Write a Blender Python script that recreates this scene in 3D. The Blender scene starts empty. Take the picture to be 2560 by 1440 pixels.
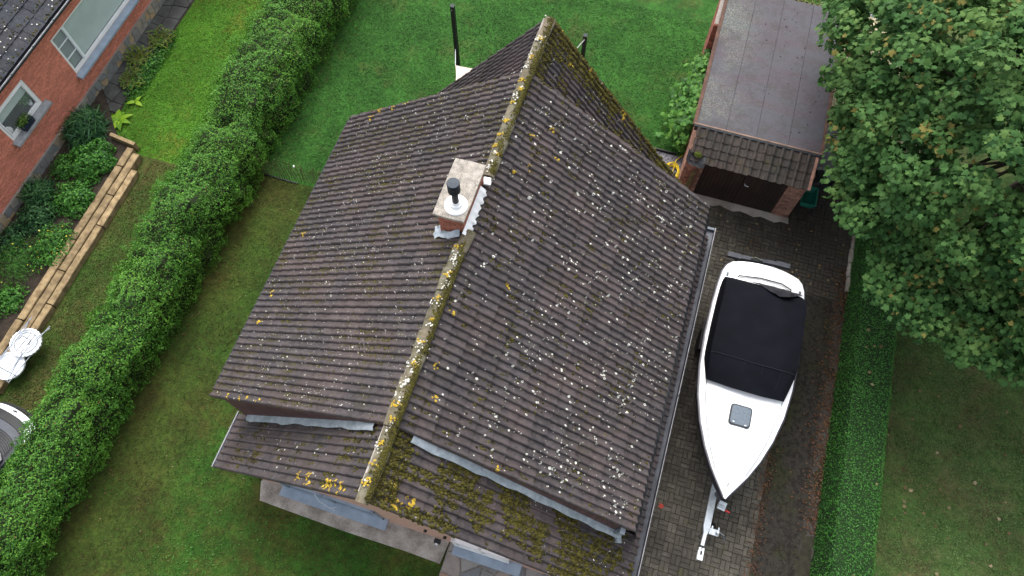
import bpy, math, random
import numpy as np
from mathutils import Matrix, Vector, Euler

random.seed(7); RNG = np.random.default_rng(7)
SC = bpy.context.scene
COL = SC.collection
R = math.radians

# ------------------------------------------------------------------ camera
CAMPOS = Vector((0.0, 0.0, 17.0))
cam_d = bpy.data.cameras.new('camera'); cam = bpy.data.objects.new('camera', cam_d); COL.objects.link(cam)
cam.matrix_world = Matrix.Translation(CAMPOS) @ (Matrix.Rotation(R(17.343), 4, 'Z') @ Matrix.Rotation(R(24.342), 4, 'X') @ Matrix.Rotation(R(0.097), 4, 'Z'))
cam_d.sensor_width = 36.0; cam_d.lens = 36.0 * 1775.0 / 2560.0
cam_d.clip_start = 0.1; cam_d.clip_end = 1000.0
SC.camera = cam
# ------------------------------------------------------------------ sky and sun (overcast)
SUN_EL, SUN_AZ = 58.0, 335.0            # brightest part of the cloud: behind the house and a little to the left
w = bpy.data.worlds.new('World'); SC.world = w; w.use_nodes = True
wn = w.node_tree.nodes; wl = w.node_tree.links
bg = wn['Background']; sky = wn.new('ShaderNodeTexSky'); sky.sky_type = 'NISHITA'; sky.sun_disc = False
sky.sun_elevation = R(SUN_EL); sky.sun_rotation = R(SUN_AZ); sky.dust_density = 4.0; sky.air_density = 1.0
hsv = wn.new('ShaderNodeHueSaturation'); hsv.inputs['Saturation'].default_value = 0.30
wl.new(sky.outputs[0], hsv.inputs['Color']); wl.new(hsv.outputs[0], bg.inputs['Color'])
bg.inputs['Strength'].default_value = 0.15
sd = bpy.data.lights.new('sun', 'SUN'); sd.energy = .65; sd.angle = R(45); sd.color = (1.0, 0.97, 0.92)
sun = bpy.data.objects.new('sun', sd); COL.objects.link(sun)
_a = R(SUN_AZ); _e = R(SUN_EL)
sdir = Vector((math.sin(_a) * math.cos(_e), math.cos(_a) * math.cos(_e), math.sin(_e)))
sun.rotation_euler = sdir.to_track_quat('Z', 'Y').to_euler()
SC.view_settings.view_transform = 'Standard'; SC.view_settings.look = 'None'
SC.view_settings.exposure = 1.36; SC.view_settings.gamma = 1.0
SC.view_settings.use_curve_mapping = False

# ------------------------------------------------------------------ material helpers
class Nodes:
    def __init__(s, name):
        s.m = bpy.data.materials.new(name); s.m.use_nodes = True
        s.nt = s.m.node_tree; s.b = s.nt.nodes['Principled BSDF']; s.out = s.nt.nodes['Material Output']
        s.pos = s.nt.nodes.new('ShaderNodeNewGeometry').outputs['Position']
    def new(s, t, **k):
        n = s.nt.nodes.new(t)
        for a, v in k.items(): setattr(n, a, v)
        return n
    def put(s, sock, v):
        if hasattr(v, 'is_linked') or hasattr(v, 'links'): s.nt.links.new(v, sock)
        else: sock.default_value = v
    def noise(s, scale, detail=3, rough=.6, vec=None, dist=0.0):
        n = s.new('ShaderNodeTexNoise'); s.put(n.inputs['Vector'], vec if vec is not None else s.pos)
        n.inputs['Scale'].default_value = scale; n.inputs['Detail'].default_value = detail
        n.inputs['Roughness'].default_value = rough; n.inputs['Distortion'].default_value = dist
        return n.outputs['Fac']
    def math(s, op, a, b=0.0, c=0.0, clamp=False):
        n = s.new('ShaderNodeMath', operation=op, use_clamp=clamp)
        s.put(n.inputs[0], a); s.put(n.inputs[1], b); s.put(n.inputs[2], c)
        return n.outputs[0]
    def ramp(s, f, a, b):              # smooth 0..1 between a and b
        n = s.new('ShaderNodeMapRange', interpolation_type='SMOOTHSTEP')
        s.put(n.inputs[0], f); s.put(n.inputs[1], a); s.put(n.inputs[2], b)
        return n.outputs[0]
    def mix(s, f, a, b, mode='MIX'):
        n = s.new('ShaderNodeMix', data_type='RGBA', blend_type=mode)
        s.put(n.inputs[0], f)
        s.put(n.inputs[6], a if hasattr(a, 'links') else (*a, 1) if len(a) == 3 else a)
        s.put(n.inputs[7], b if hasattr(b, 'links') else (*b, 1) if len(b) == 3 else b)
        return n.outputs[2]
    def attr(s, name='rnd'):
        return s.new('ShaderNodeAttribute', attribute_name=name).outputs['Fac']
    def xyz(s):
        n = s.new('ShaderNodeSeparateXYZ'); s.put(n.inputs[0], s.pos); return n.outputs
    def bump(s, h, strength=.5, dist=.01):
        n = s.new('ShaderNodeBump'); n.inputs['Strength'].default_value = strength; n.inputs['Distance'].default_value = dist
        s.put(n.inputs['Height'], h); s.nt.links.new(n.outputs[0], s.b.inputs['Normal'])
    def done(s, col, rough=.8, metal=0.0, spec=.3):
        s.put(s.b.inputs['Base Color'], col if hasattr(col, 'links') else (*col, 1))
        s.put(s.b.inputs['Roughness'], rough); s.b.inputs['Metallic'].default_value = metal
        s.b.inputs['Specular IOR Level'].default_value = spec
        return s.m

def plain(name, c1, c2=None, scale=6.0, rough=.75, bump=0.0, bscale=60.0, metal=0.0, spec=.3, var=0.0, fine=.25):
    n = Nodes(name); c2 = c2 or tuple(x * .7 for x in c1)
    f = n.math('ADD', n.math('MULTIPLY', n.noise(scale, 4), 1 - fine), n.math('MULTIPLY', n.noise(bscale, 3), fine))
    c = n.mix(n.ramp(f, .35, .65), c2, c1)
    if var:
        a = n.attr(); k = n.math('MULTIPLY_ADD', a, 2 * var, 1 - var)
        mm = n.new('ShaderNodeVectorMath', operation='SCALE'); n.put(mm.inputs[0], c); n.put(mm.inputs['Scale'], k); c = mm.outputs[0]
    if bump: n.bump(n.noise(bscale, 4), bump, .01)
    return n.done(c, rough, metal, spec)

def twotone(name, c1, c2, c3, scale=4.0, rough=.9, bump=.5, bscale=40.0):
    n = Nodes(name); a = n.attr(); c = n.mix(n.ramp(a, .15, .5), c1, c2); c = n.mix(n.ramp(a, .6, .9), c, c3)
    c = n.mix(n.math('MULTIPLY', n.ramp(n.noise(scale, 5, .7), .4, .7), .55), c, tuple(x * .5 for x in c2))
    n.bump(n.noise(bscale, 4), bump, .01); return n.done(c, rough, 0, .25)

def leafmat(name, dark, mid, light, accent=None, acc=.97, rough=.55, trans=.3, spec=.25):
    n = Nodes(name); a = n.attr()
    c = n.mix(n.ramp(a, 0, .55), dark, mid); c = n.mix(n.ramp(a, .5, 1.0), c, light)
    big = n.noise(.9, 3); c = n.mix(n.math('MULTIPLY', n.ramp(big, .45, .7), .45), c, light)
    if accent is not None: c = n.mix(n.ramp(a, acc - .01, acc), c, accent)
    n.done(c, rough, 0, spec)
    t = n.new('ShaderNodeBsdfTranslucent'); n.put(t.inputs[0], c)
    mx = n.new('ShaderNodeMixShader'); mx.inputs[0].default_value = trans
    n.nt.links.new(n.b.outputs[0], mx.inputs[1]); n.nt.links.new(t.outputs[0], mx.inputs[2]); n.nt.links.new(mx.outputs[0], n.out.inputs[0])
    return n.m

def grass_mat(name, dark, mid, light, worn, wornamt=.5, litter=None, wornscale=.5):
    """lawn: fine blade-sized grain, wider patches of worn olive turf, optional leaf litter along x = litter"""
    n = Nodes(name)
    st = n.new('ShaderNodeMapping'); n.put(st.inputs[0], n.pos); st.inputs['Scale'].default_value = (1, .55, 1)
    f = n.noise(95, 3, .75, st.outputs[0]); g = n.noise(22, 4, .7); p = n.noise(wornscale, 5, .62); q = n.noise(2.3, 5, .7)
    c = n.mix(n.ramp(f, .30, .62), dark, mid); c = n.mix(n.math('MULTIPLY', n.ramp(g, .5, .78), .75), c, light)
    pm = n.math('ADD', n.math('MULTIPLY', p, .6), n.math('MULTIPLY', q, .4))
    wm = n.math('MULTIPLY', n.ramp(pm, .62 - .28 * wornamt, .70 - .12 * wornamt), .85)
    if litter is not None and wornamt > .5: wm = n.math('MAXIMUM', wm, n.math('MULTIPLY', n.ramp(n.math('ADD', n.xyz()[0], n.math('MULTIPLY', q, 1.6)), -6.4, -8.6), n.math('MULTIPLY_ADD', n.ramp(p, .3, .7), .6, .3)))
    wc = n.mix(n.ramp(f, .3, .7), tuple(x * .5 for x in worn), worn)
    c = n.mix(wm, c, wc)
    if litter is not None:
        x = n.xyz()[0]; d = n.math('ADD', x, n.math('MULTIPLY', n.noise(1.7, 4), .9))
        lm = n.ramp(d, litter + .75, litter + .2)
        c = n.mix(n.math('MULTIPLY', lm, n.ramp(g, .3, .5)), c, n.mix(n.ramp(f, .35, .65), (.022, .016, .009), (.075, .052, .032)))
    d1 = n.noise(.9, 6, .7); d2 = n.noise(6.5, 4, .7)
    k = n.math('MULTIPLY_ADD', n.ramp(d1, .3, .7), .55, .70); k = n.math('MULTIPLY', k, n.math('MULTIPLY_ADD', n.ramp(d2, .35, .65), .45, .76))
    mm = n.new('ShaderNodeVectorMath', operation='SCALE'); n.put(mm.inputs[0], c); n.put(mm.inputs['Scale'], k); c = mm.outputs[0]
    n.bump(n.math('ADD', f, n.math('MULTIPLY', g, .8)), .8, .03)
    return n.done(c, .85, 0, .15)

# ------------------------------------------------------------------ mesh helpers
def world(o):
    m = o.matrix_basis.copy()
    return world(o.parent) @ o.matrix_parent_inverse @ m if o.parent else m
def link(o, parent=None):
    COL.objects.link(o)
    if parent is not None:
        o.parent = parent; o.matrix_parent_inverse = world(parent).inverted()
    return o
def tag(o, label=None, cat=None, group=None, kind=None):
    if label: o['label'] = label
    if cat: o['category'] = cat
    if group: o['group'] = group
    if kind: o['kind'] = kind
    return o
def thing(name, loc, label, cat, group=None):
    o = bpy.data.objects.new(name, None); o.location = loc; o.empty_display_size = .2
    link(o); return tag(o, label, cat, group)

class MB:
    """collects shapes, builds ONE mesh object"""
    def __init__(s): s.v = []; s.f = []; s.r = []; s._r = 0.5
    def rnd(s, r): s._r = r; return s
    def poly(s, pts, faces):
        b = len(s.v); s.v += [tuple(p) for p in pts]; s.f += [tuple(i + b for i in f) for f in faces]; s.r += [s._r] * len(faces); return s
    def box(s, c, d, rot=None, taper=1.0):
        x, y, z = d[0] / 2, d[1] / 2, d[2] / 2
        P = [Vector((sx * x * (taper if sz > 0 else 1), sy * y * (taper if sz > 0 else 1), sz * z)) for sz in (-1, 1) for sy in (-1, 1) for sx in (-1, 1)]
        if rot is not None:
            m = rot if isinstance(rot, Matrix) else Euler(rot).to_matrix(); P = [m @ p for p in P]
        P = [p + Vector(c) for p in P]
        return s.poly(P, [(0, 2, 3, 1), (4, 5, 7, 6), (0, 1, 5, 4), (2, 6, 7, 3), (0, 4, 6, 2), (1, 3, 7, 5)])
    def bar(s, a, b, wd, ht, up=(0, 0, 1)):
        a, b = Vector(a), Vector(b); d = (b - a); L = d.length; y = d.normalized(); u = Vector(up)
        x = y.cross(u)
        if x.length < 1e-4: x = y.cross(Vector((1, 0, 0)))
        x.normalize(); z = x.cross(y); m = Matrix((x, y, z)).transposed()
        return s.box((a + b) / 2, (wd, L, ht), m)
    def tube(s, path, r, n=8, cap=True):
        P = [Vector(p) for p in path]; rs = r if isinstance(r, (list, tuple)) else [r] * len(P)
        rings = []; up = Vector((0, 0, 1)); prev = None
        for i, p in enumerate(P):
            d = (P[min(i + 1, len(P) - 1)] - P[max(i - 1, 0)]).normalized()
            x = d.cross(up) if prev is None else prev - d * prev.dot(d)
            if x.length < 1e-4: x = d.cross(Vector((1, 0, 0)))
            x.normalize(); prev = x; y = d.cross(x)
            rings.append([p + (x * math.cos(2 * math.pi * k / n) + y * math.sin(2 * math.pi * k / n)) * rs[i] for k in range(n)])
        fs = [(i * n + k, i * n + (k + 1) % n, (i + 1) * n + (k + 1) % n, (i + 1) * n + k) for i in range(len(P) - 1) for k in range(n)]
        if cap: fs += [tuple(range(n)), tuple((len(P) - 1) * n + k for k in range(n))]
        return s.poly([q for g in rings for q in g], fs)
    def lathe(s, prof, c, n=24, axis=None):
        m = axis or Matrix.Identity(3)
        pts = [Vector(c) + m @ Vector((r * math.cos(2 * math.pi * k / n), r * math.sin(2 * math.pi * k / n), z)) for r, z in prof for k in range(n)]
        fs = [(i * n + k, i * n + (k + 1) % n, (i + 1) * n + (k + 1) % n, (i + 1) * n + k) for i in range(len(prof) - 1) for k in range(n)]
        if prof[0][0] > 1e-4: fs.append(tuple(range(n)))
        if prof[-1][0] > 1e-4: fs.append(tuple((len(prof) - 1) * n + k for k in range(n)))
        return s.poly(pts, fs)
    def prism(s, pts, z0, z1):        # horizontal outline
        n = len(pts)
        return s.poly([(x, y, z0) for x, y in pts] + [(x, y, z1) for x, y in pts],
                      [tuple(range(n))[::-1], tuple(range(n, 2 * n))] + [(k, (k + 1) % n, n + (k + 1) % n, n + k) for k in range(n)])
    def slab(s, pts, off):            # any planar outline extruded by off
        n = len(pts); off = Vector(off)
        return s.poly([Vector(p) for p in pts] + [Vector(p) + off for p in pts],
                      [tuple(range(n))[::-1], tuple(range(n, 2 * n))] + [(k, (k + 1) % n, n + (k + 1) % n, n + k) for k in range(n)])
    def mesh(s, name):
        me = bpy.data.meshes.new(name); me.from_pydata(s.v, [], s.f)
        a = me.attributes.new('rnd', 'FLOAT', 'FACE'); a.data.foreach_set('value', s.r)
        return me
    def build(s, name, mat, parent=None, smooth=False, kind=None):
        V = np.array(s.v, dtype=float); lo, hi = V.min(0), V.max(0); o0 = np.array([(lo[0] + hi[0]) / 2, (lo[1] + hi[1]) / 2, lo[2]])
        s.v = [tuple(p) for p in V - o0]
        me = s.mesh(name); me.materials.append(mat)
        if smooth:
            me.polygons.foreach_set('use_smooth', [True] * len(me.polygons))
            try: me.set_sharp_from_angle(angle=R(38))
            except Exception: pass
        o = bpy.data.objects.new(name, me); o.location = o0; link(o, parent)
        if kind: o['kind'] = kind
        return o

def sheet(name, x0, y0, x1, y1, z, mat, nx=1, ny=1):
    b = MB(); P = [(x0 + (x1 - x0) * i / nx, y0 + (y1 - y0) * j / ny, z) for j in range(ny + 1) for i in range(nx + 1)]
    b.poly(P, [(j * (nx + 1) + i, j * (nx + 1) + i + 1, (j + 1) * (nx + 1) + i + 1, (j + 1) * (nx + 1) + i) for j in range(ny) for i in range(nx)])
    return tag(b.build(name, mat), kind='structure')

def pieces(name, meshes, mat, mats, parent, limit=300, kind_name=None):
    """mats: list of 4x4 world matrices. the nearest `limit` become objects, the rest one stuff mesh."""
    for me in meshes:
        if not me.materials: me.materials.append(mat)
    mats = sorted(mats, key=lambda m: (m.translation - CAMPOS).length)
    inv = world(parent).inverted()
    for i, m in enumerate(mats[:limit]):
        o = bpy.data.objects.new(name, meshes[random.randrange(len(meshes))]); COL.objects.link(o)
        o.parent = parent; o.matrix_parent_inverse = inv; o.matrix_basis = m
    rest = mats[limit:]
    if rest:
        base = meshes[0]; nv = len(base.vertices); V = np.empty(nv * 3); base.vertices.foreach_get('co', V); V = V.reshape(-1, 3)
        F = [tuple(p.vertices) for p in base.polygons]
        b = MB()
        for m in rest:
            A = np.array(m); b.rnd(random.random()).poly((V @ A[:3, :3].T + A[:3, 3]).tolist(), F)
        b.build(kind_name or name, mat, parent, kind='stuff')

def variants(make, n=8):
    out = []
    for i in range(n):
        b = MB().rnd((i + .5) / n); make(b); out.append(b.mesh('piece'))
    return out

def cloud(name, P, N, S, mat, parent, shape='rhomb', tilt=.5, rnd=None, kind=None, aspect=.55, bend=0.0):
    """many leaf-sized faces in one mesh"""
    P = np.asarray(P, float); N = np.asarray(N, float) + RNG.normal(0, tilt, P.shape); N /= np.linalg.norm(N, axis=1)[:, None]
    n = len(P); S = np.broadcast_to(np.asarray(S, float), (n,)); T = RNG.normal(0, 1, P.shape); T -= N * (T * N).sum(1)[:, None]; T /= np.linalg.norm(T, axis=1)[:, None]
    B = np.cross(N, T)
    if shape == 'rhomb': sh = np.array([(0, -.5, 0), (aspect * .5, 0, .06), (0, .5, 0), (-aspect * .5, 0, .06)]); fs = [(0, 1, 2), (0, 2, 3)]
    elif shape == 'blade': sh = np.array([(-.04, 0, 0), (.04, 0, 0), (.03, .6, .1), (0, 1., -.05), (-.03, .6, .1)]); fs = [(0, 1, 2, 4), (4, 2, 3)]
    else: sh, fs = MAPLE
    V = (P[:, None, :] + S[:, None, None] * (sh[None, :, 0:1] * T[:, None, :] + sh[None, :, 1:2] * B[:, None, :] + sh[None, :, 2:3] * N[:, None, :])).reshape(-1, 3)
    k = len(sh); lt = np.array([len(f) for f in fs]); li = np.concatenate([np.array(f) for f in fs])
    LI = (li[None, :] + (np.arange(n) * k)[:, None]).ravel(); LT = np.tile(lt, n); LS = np.concatenate([[0], np.cumsum(LT)[:-1]])
    me = bpy.data.meshes.new(name); o0 = np.array([V[:, 0].mean(), V[:, 1].mean(), V[:, 2].min()]); V = V - o0
    me.vertices.add(len(V)); me.vertices.foreach_set('co', V.ravel().astype(np.float32))
    me.loops.add(len(LI)); me.loops.foreach_set('vertex_index', LI.astype(np.int32))
    me.polygons.add(len(LT)); me.polygons.foreach_set('loop_start', LS.astype(np.int32)); me.update(calc_edges=True)
    r = RNG.random(n) if rnd is None else np.asarray(rnd, float)
    a = me.attributes.new('rnd', 'FLOAT', 'FACE'); a.data.foreach_set('value', np.repeat(r, len(fs)).astype(np.float32))
    me.materials.append(mat); o = bpy.data.objects.new(name, me); o.location = o0; link(o, parent)
    if kind: o['kind'] = kind
    return o

# five-lobed leaf outline, fanned from the middle
_ml = [(0, -.40), (.20, -.40), (.40, -.30), (.34, -.10), (.55, .08), (.50, .22), (.26, .16), (.22, .36), (.10, .54), (0, .60), (-.10, .54), (-.22, .36), (-.26, .16), (-.50, .22), (-.55, .08), (-.34, -.10), (-.40, -.30), (-.20, -.40)]
MAPLE = (np.array([(0, -.05, .05)] + [(x, y, -.10 * (x * x + y * y)) for x, y in _ml]), [(0, 1 + i, 1 + (i + 1) % len(_ml)) for i in range(len(_ml))])

def clip(poly, px, py, nx, ny):       # keep side where (p-P).n <= 0
    out = []
    for i in range(len(poly)):
        a, b = poly[i], poly[(i + 1) % len(poly)]; da = (a[0] - px) * nx + (a[1] - py) * ny; db = (b[0] - px) * nx + (b[1] - py) * ny
        if da <= 0: out.append(a)
        if da * db < 0: t = da / (da - db); out.append((a[0] + (b[0] - a[0]) * t, a[1] + (b[1] - a[1]) * t))
    return out
def cells(x0, y0, x1, y1, step, gap, jit=.42):
    """irregular stone outlines filling a rectangle"""
    nx = max(1, round((x1 - x0) / step)); ny = max(1, round((y1 - y0) / step))
    pts = [(x0 + (i + .5 + random.uniform(-jit, jit)) * (x1 - x0) / nx, y0 + (j + .5 + random.uniform(-jit, jit)) * (y1 - y0) / ny) for i in range(nx) for j in range(ny)]
    res = []
    for i, p in enumerate(pts):
        g = [(x0, y0), (x1, y0), (x1, y1), (x0, y1)]
        for j, q in enumerate(pts):
            if i == j: continue
            dx, dy = q[0] - p[0], q[1] - p[1]; d = math.hypot(dx, dy)
            if d > step * 3.2: continue
            mx, my = (p[0] + q[0]) / 2 - dx / d * gap / 2, (p[1] + q[1]) / 2 - dy / d * gap / 2
            g = clip(g, mx, my, dx / d, dy / d)
            if len(g) < 3: break
        if len(g) >= 3: res.append(g)
    return res

# ------------------------------------------------------------------ materials
G_BACK = grass_mat('lawn_green', (.014, .050, .008), (.033, .118, .017), (.062, .168, .029), (.080, .108, .026), .42, -10.35)
G_SIDE = grass_mat('lawn_worn', (.012, .040, .005), (.030, .098, .011), (.058, .145, .020), (.082, .078, .018), .72, -10.45, .42)
G_RIGHT = grass_mat('lawn_olive', (.024, .052, .012), (.060, .116, .028), (.095, .155, .044), (.150, .142, .060), .66)
G_NB1 = grass_mat('lawn_yellow_green', (.024, .075, .006), (.066, .185, .013), (.110, .230, .022), (.165, .165, .022), .36)
G_NB2 = grass_mat('lawn_brown_green', (.018, .042, .006), (.046, .098, .014), (.076, .140, .022), (.110, .096, .030), .70)
def tile_mat(name, c1, c2, mossy=.5):
    n = Nodes(name); f = n.noise(70, 4, .75); g = n.noise(9, 4, .7); p = n.noise(1.1, 4, .65)
    a = n.attr()
    c = n.mix(n.ramp(g, .3, .7), c2, c1)
    c = n.mix(n.math('MULTIPLY', n.ramp(p, .4, .65), .4), c, (c1[0] * 1.25, c1[1] * 1.02, c1[2] * .95))
    k = n.math('MULTIPLY_ADD', a, .28, .86); mm = n.new('ShaderNodeVectorMath', operation='SCALE'); n.put(mm.inputs[0], c); n.put(mm.inputs['Scale'], k); c = mm.outputs[0]
    c = n.mix(n.math('MULTIPLY', n.ramp(f, .52, .70), .55), c, tuple(x * .35 for x in c2))
    c = n.mix(n.math('MULTIPLY', n.ramp(n.noise(33, 4, .7), .60, .74), .5), c, (c1[0] * 1.5, c1[1] * 1.4, c1[2] * 1.3))
    mo = n.math('MULTIPLY', n.ramp(n.noise(2.6, 5, .72), .56, .68), n.ramp(n.noise(40, 3, .7), .42, .58))
    c = n.mix(n.math('MULTIPLY', mo, mossy), c, (.045, .042, .012))
    n.bump(n.math('ADD', f, g), .5, .012)
    return n.done(c, .9, 0, .2)
M_TILE = tile_mat('concrete_roof_tile', (.078, .067, .067), (.041, .037, .040))
M_RIDGE = tile_mat('ridge_tile_lichened', (.165, .15, .11), (.070, .066, .040), 1.4)
M_NBTILE = tile_mat('slate_grey_tile', (.055, .060, .070), (.028, .031, .038), .9)
M_GTILE = tile_mat('old_pantile', (.058, .047, .042), (.028, .030, .027), 1.0)
M_LICHW = plain('white_lichen', (.66, .65, .60), (.42, .42, .36), 40, .95)
M_LICHG = plain('grey_green_lichen', (.34, .35, .27), (.22, .22, .16), 40, .95)
M_LICHY = plain('yellow_lichen', (.48, .33, .03), (.30, .20, .025), 25, .95, .6, 90)
M_MOSS = leafmat('moss', (.024, .021, .006), (.056, .049, .010), (.098, .088, .016), trans=.1, rough=.95)
M_LEAD = plain('lead_sheet', (.40, .44, .48), (.24, .28, .31), 5, .5, .25, 25, .35, .5)
M_GUT = plain('zinc_gutter', (.085, .090, .105), (.045, .048, .058), 3, .6, .3, 20, .2)
M_WEDGE = plain('pale_metal_edge', (.36, .36, .38), (.22, .22, .24), 6, .6)
M_CLAD = plain('brown_cladding', (.115, .060, .056), (.075, .040, .040), 4, .6, var=.18)
M_WALLP = plain('pink_brick_wall', (.52, .32, .25), (.40, .24, .185), 10, .9, .5, 40)
M_CONC = plain('pale_concrete', (.44, .41, .37), (.17, .15, .125), 1.6, .95, .5, 50, fine=.30)
M_BLUEST = plain('blue_stone_sill', (.27, .33, .40), (.21, .26, .32), 4, .6, .1, 60)
M_WHITE = plain('white_paint', (.80, .80, .80), (.72, .73, .74), 3, .35)
M_WHITEP = plain('white_plastic', (.78, .80, .83), (.70, .73, .77), 3, .4)
M_BRICK = plain('orange_brick', (.36, .135, .085), (.26, .095, .065), 12, .9, .5, 90, var=.22)
M_BRICKO = plain('weathered_brick', (.34, .185, .135), (.19, .105, .08), 9, .95, .7, 70, var=.3)
M_MORT = plain('mortar', (.30, .27, .24), (.20, .18, .16), 20, .95, .4, 80)
M_STONE = twotone('rubble_stone', (.17, .18, .18), (.27, .25, .21), (.36, .26, .14))
M_SLATE = plain('dark_slate_flag', (.055, .060, .055), (.030, .032, .030), 3, .8, .4, 40, var=.3)
M_CRAZY = twotone('crazy_paving_stone', (.15, .165, .18), (.27, .26, .245), (.30, .19, .14), 3)
def paver_mat():
    n = Nodes('driveway_paver'); f = n.noise(45, 4, .75); p = n.noise(.7, 5, .65); q = n.noise(3.5, 4, .7)
    c = n.mix(n.ramp(f, .3, .7), (.036, .033, .026), (.100, .091, .073)); k = n.math('MULTIPLY_ADD', n.attr(), .5, .75)
    mm = n.new('ShaderNodeVectorMath', operation='SCALE'); n.put(mm.inputs[0], c); n.put(mm.inputs['Scale'], k); c = mm.outputs[0]
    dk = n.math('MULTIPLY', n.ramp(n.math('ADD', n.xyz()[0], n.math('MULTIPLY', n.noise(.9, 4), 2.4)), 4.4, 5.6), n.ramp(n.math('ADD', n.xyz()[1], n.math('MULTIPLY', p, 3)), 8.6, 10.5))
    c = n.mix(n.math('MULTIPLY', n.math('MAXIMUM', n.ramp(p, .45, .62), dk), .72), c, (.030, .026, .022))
    c = n.mix(n.math('MULTIPLY', n.ramp(q, .58, .72), .5), c, (.055, .062, .018))
    n.bump(f, .5, .008); return n.done(c, .85, 0, .25)
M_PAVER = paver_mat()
M_SAND = plain('joint_sand', (.030, .030, .018), (.018, .016, .011), 8, .95, .5, 60)
def dirt_mat():
    n = Nodes('bare_dirt'); f = n.noise(55, 4, .8); p = n.noise(1.1, 5, .65); q = n.noise(4, 5, .75); x = n.xyz()[0]
    c = n.mix(n.ramp(f, .3, .7), (.014, .013, .011), (.050, .045, .038))
    c = n.mix(n.math('MULTIPLY', n.ramp(p, .45, .65), .7), c, n.mix(n.ramp(f, .3, .7), (.014, .018, .006), (.044, .050, .018)))
    c = n.mix(n.math('MULTIPLY', n.ramp(n.noise(9, 4, .75), .46, .6), .75), c, (.012, .010, .009))
    tr = n.math('MULTIPLY', n.ramp(n.math('ADD', x, n.math('MULTIPLY', q, .5)), 6.0, 6.3), .8)
    c = n.mix(tr, c, n.mix(n.ramp(f, .3, .7), (.052, .046, .041), (.105, .094, .084)))
    c = n.mix(n.math('MULTIPLY', n.ramp(n.math('ADD', x, n.math('MULTIPLY', q, .35)), 5.06, 4.94), n.ramp(q, .4, .6)), c, (.15, .070, .030))
    n.bump(n.math('ADD', f, q), .8, .02); return n.done(c, .92, 0, .15)
M_DIRT = dirt_mat()
M_SOIL = plain('garden_soil', (.040, .030, .021), (.018, .014, .010), 6, .95, .8, 40)
M_GRAV = plain('grey_gravel', (.22, .22, .24), (.08, .08, .095), 30, .9, .9, 70, fine=.7)
M_WOOD = plain('weathered_sleeper_wood', (.32, .235, .125), (.15, .105, .055), 5, .85, .6, 50, var=.2)
M_WOODD = plain('grey_wood_stake', (.135, .12, .055), (.07, .065, .03), 9, .9, .5, 60, var=.3)
M_BLACK = plain('black_metal', (.012, .014, .015), (.008, .009, .010), 5, .45)
M_FELT = plain('bitumen_sheet', (.030, .032, .036), (.016, .017, .020), 5, .7, .4, 30)
def flat_roof_mat():
    n = Nodes('roofing_felt'); f = n.noise(120, 3, .8); p = n.noise(.55, 4, .6); st = n.new('ShaderNodeMapping'); n.put(st.inputs[0], n.pos); st.inputs['Scale'].default_value = (.5, 2.6, 1)
    q = n.noise(1.1, 5, .7, st.outputs[0]); x = n.xyz()[0]
    c = n.mix(n.ramp(f, .3, .7), (.036, .037, .044), (.086, .086, .100))
    c = n.mix(n.math('MULTIPLY', n.ramp(q, .42, .62), .55), c, n.mix(n.ramp(f, .3, .7), (.050, .034, .042), (.098, .068, .080)))
    li = n.math('MULTIPLY', n.ramp(x, 2.5, 1.2), n.math('MULTIPLY', n.ramp(p, .38, .6), n.ramp(n.noise(26, 4, .8), .46, .62)))
    c = n.mix(n.math('MULTIPLY', li, .8), c, (.20, .23, .16))
    c = n.mix(n.math('MULTIPLY', n.ramp(n.noise(3.2, 6, .75), .44, .62), .5), c, (.040, .034, .032))
    c = n.mix(n.math('MULTIPLY', n.ramp(n.noise(17, 5, .8), .55, .68), .35), c, (.15, .145, .135))
    n.bump(f, .4, .006); return n.done(c, n.math('MULTIPLY_ADD', q, .3, .55), 0, .3)
M_FLAT = flat_roof_mat()
M_RUST = plain('rusty_brown_edge', (.115, .060, .040), (.060, .034, .026), 7, .85, .4, 60)
M_DOOR = plain('dark_brown_door', (.034, .021, .017), (.018, .013, .012), 2.2, .6, var=.15)
M_CORR = plain('pale_yellow_corrugated', (.46, .42, .27), (.27, .25, .15), 2.2, .7)
M_GALV = plain('galvanised_steel', (.50, .54, .57), (.38, .42, .45), 9, .42, .1, 60, .6, .5)
M_GALVD = plain('dull_galvanised_steel', (.13, .155, .175), (.085, .10, .12), 9, .55, .1, 60, .5, .5)
M_GEL = plain('white_gelcoat', (.84, .85, .86), (.80, .81, .83), 1.5, .22, spec=.5)
M_HULL = plain('navy_hull', (.020, .020, .034), (.014, .014, .024), 2, .3, spec=.5)
M_CANV = plain('black_canvas', (.0050, .0058, .0095), (.0035, .004, .0062), 2.5, .85, .25, 160, spec=.10)
M_HATCH = plain('tinted_hatch', (.085, .115, .145), (.06, .085, .11), 20, .25, .1, 80, spec=.6)
M_CHROME = plain('steel_tube', (.62, .66, .70), (.50, .54, .60), 5, .25, metal=.8)
M_RED = plain('red_plastic', (.55, .03, .03), (.4, .02, .02), 5, .5)
M_TYRE = plain('tyre_rubber', (.014, .014, .014), (.009, .009, .009), 9, .9)
M_YELLOW = plain('yellow_hose', (.62, .46, .015), (.48, .34, .01), 9, .5)
M_GREENP = plain('green_plastic', (.010, .155, .105), (.007, .10, .07), 4, .5)
M_SAIL = plain('cream_sail_cloth', (.62, .51, .41), (.56, .46, .37), 3, .8)
M_BLIND = plain('grey_green_blind', (.46, .54, .52), (.40, .48, .46), 2.5, .7)
M_DARKIN = plain('dark_interior', (.010, .010, .010), (.006, .006, .006), 3, .9)
def glass():
    n = Nodes('window_glass'); n.done((.55, .62, .62), .05, 0, .6); n.b.inputs['Alpha'].default_value = .10; return n.m
M_GLASS = glass()
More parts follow.
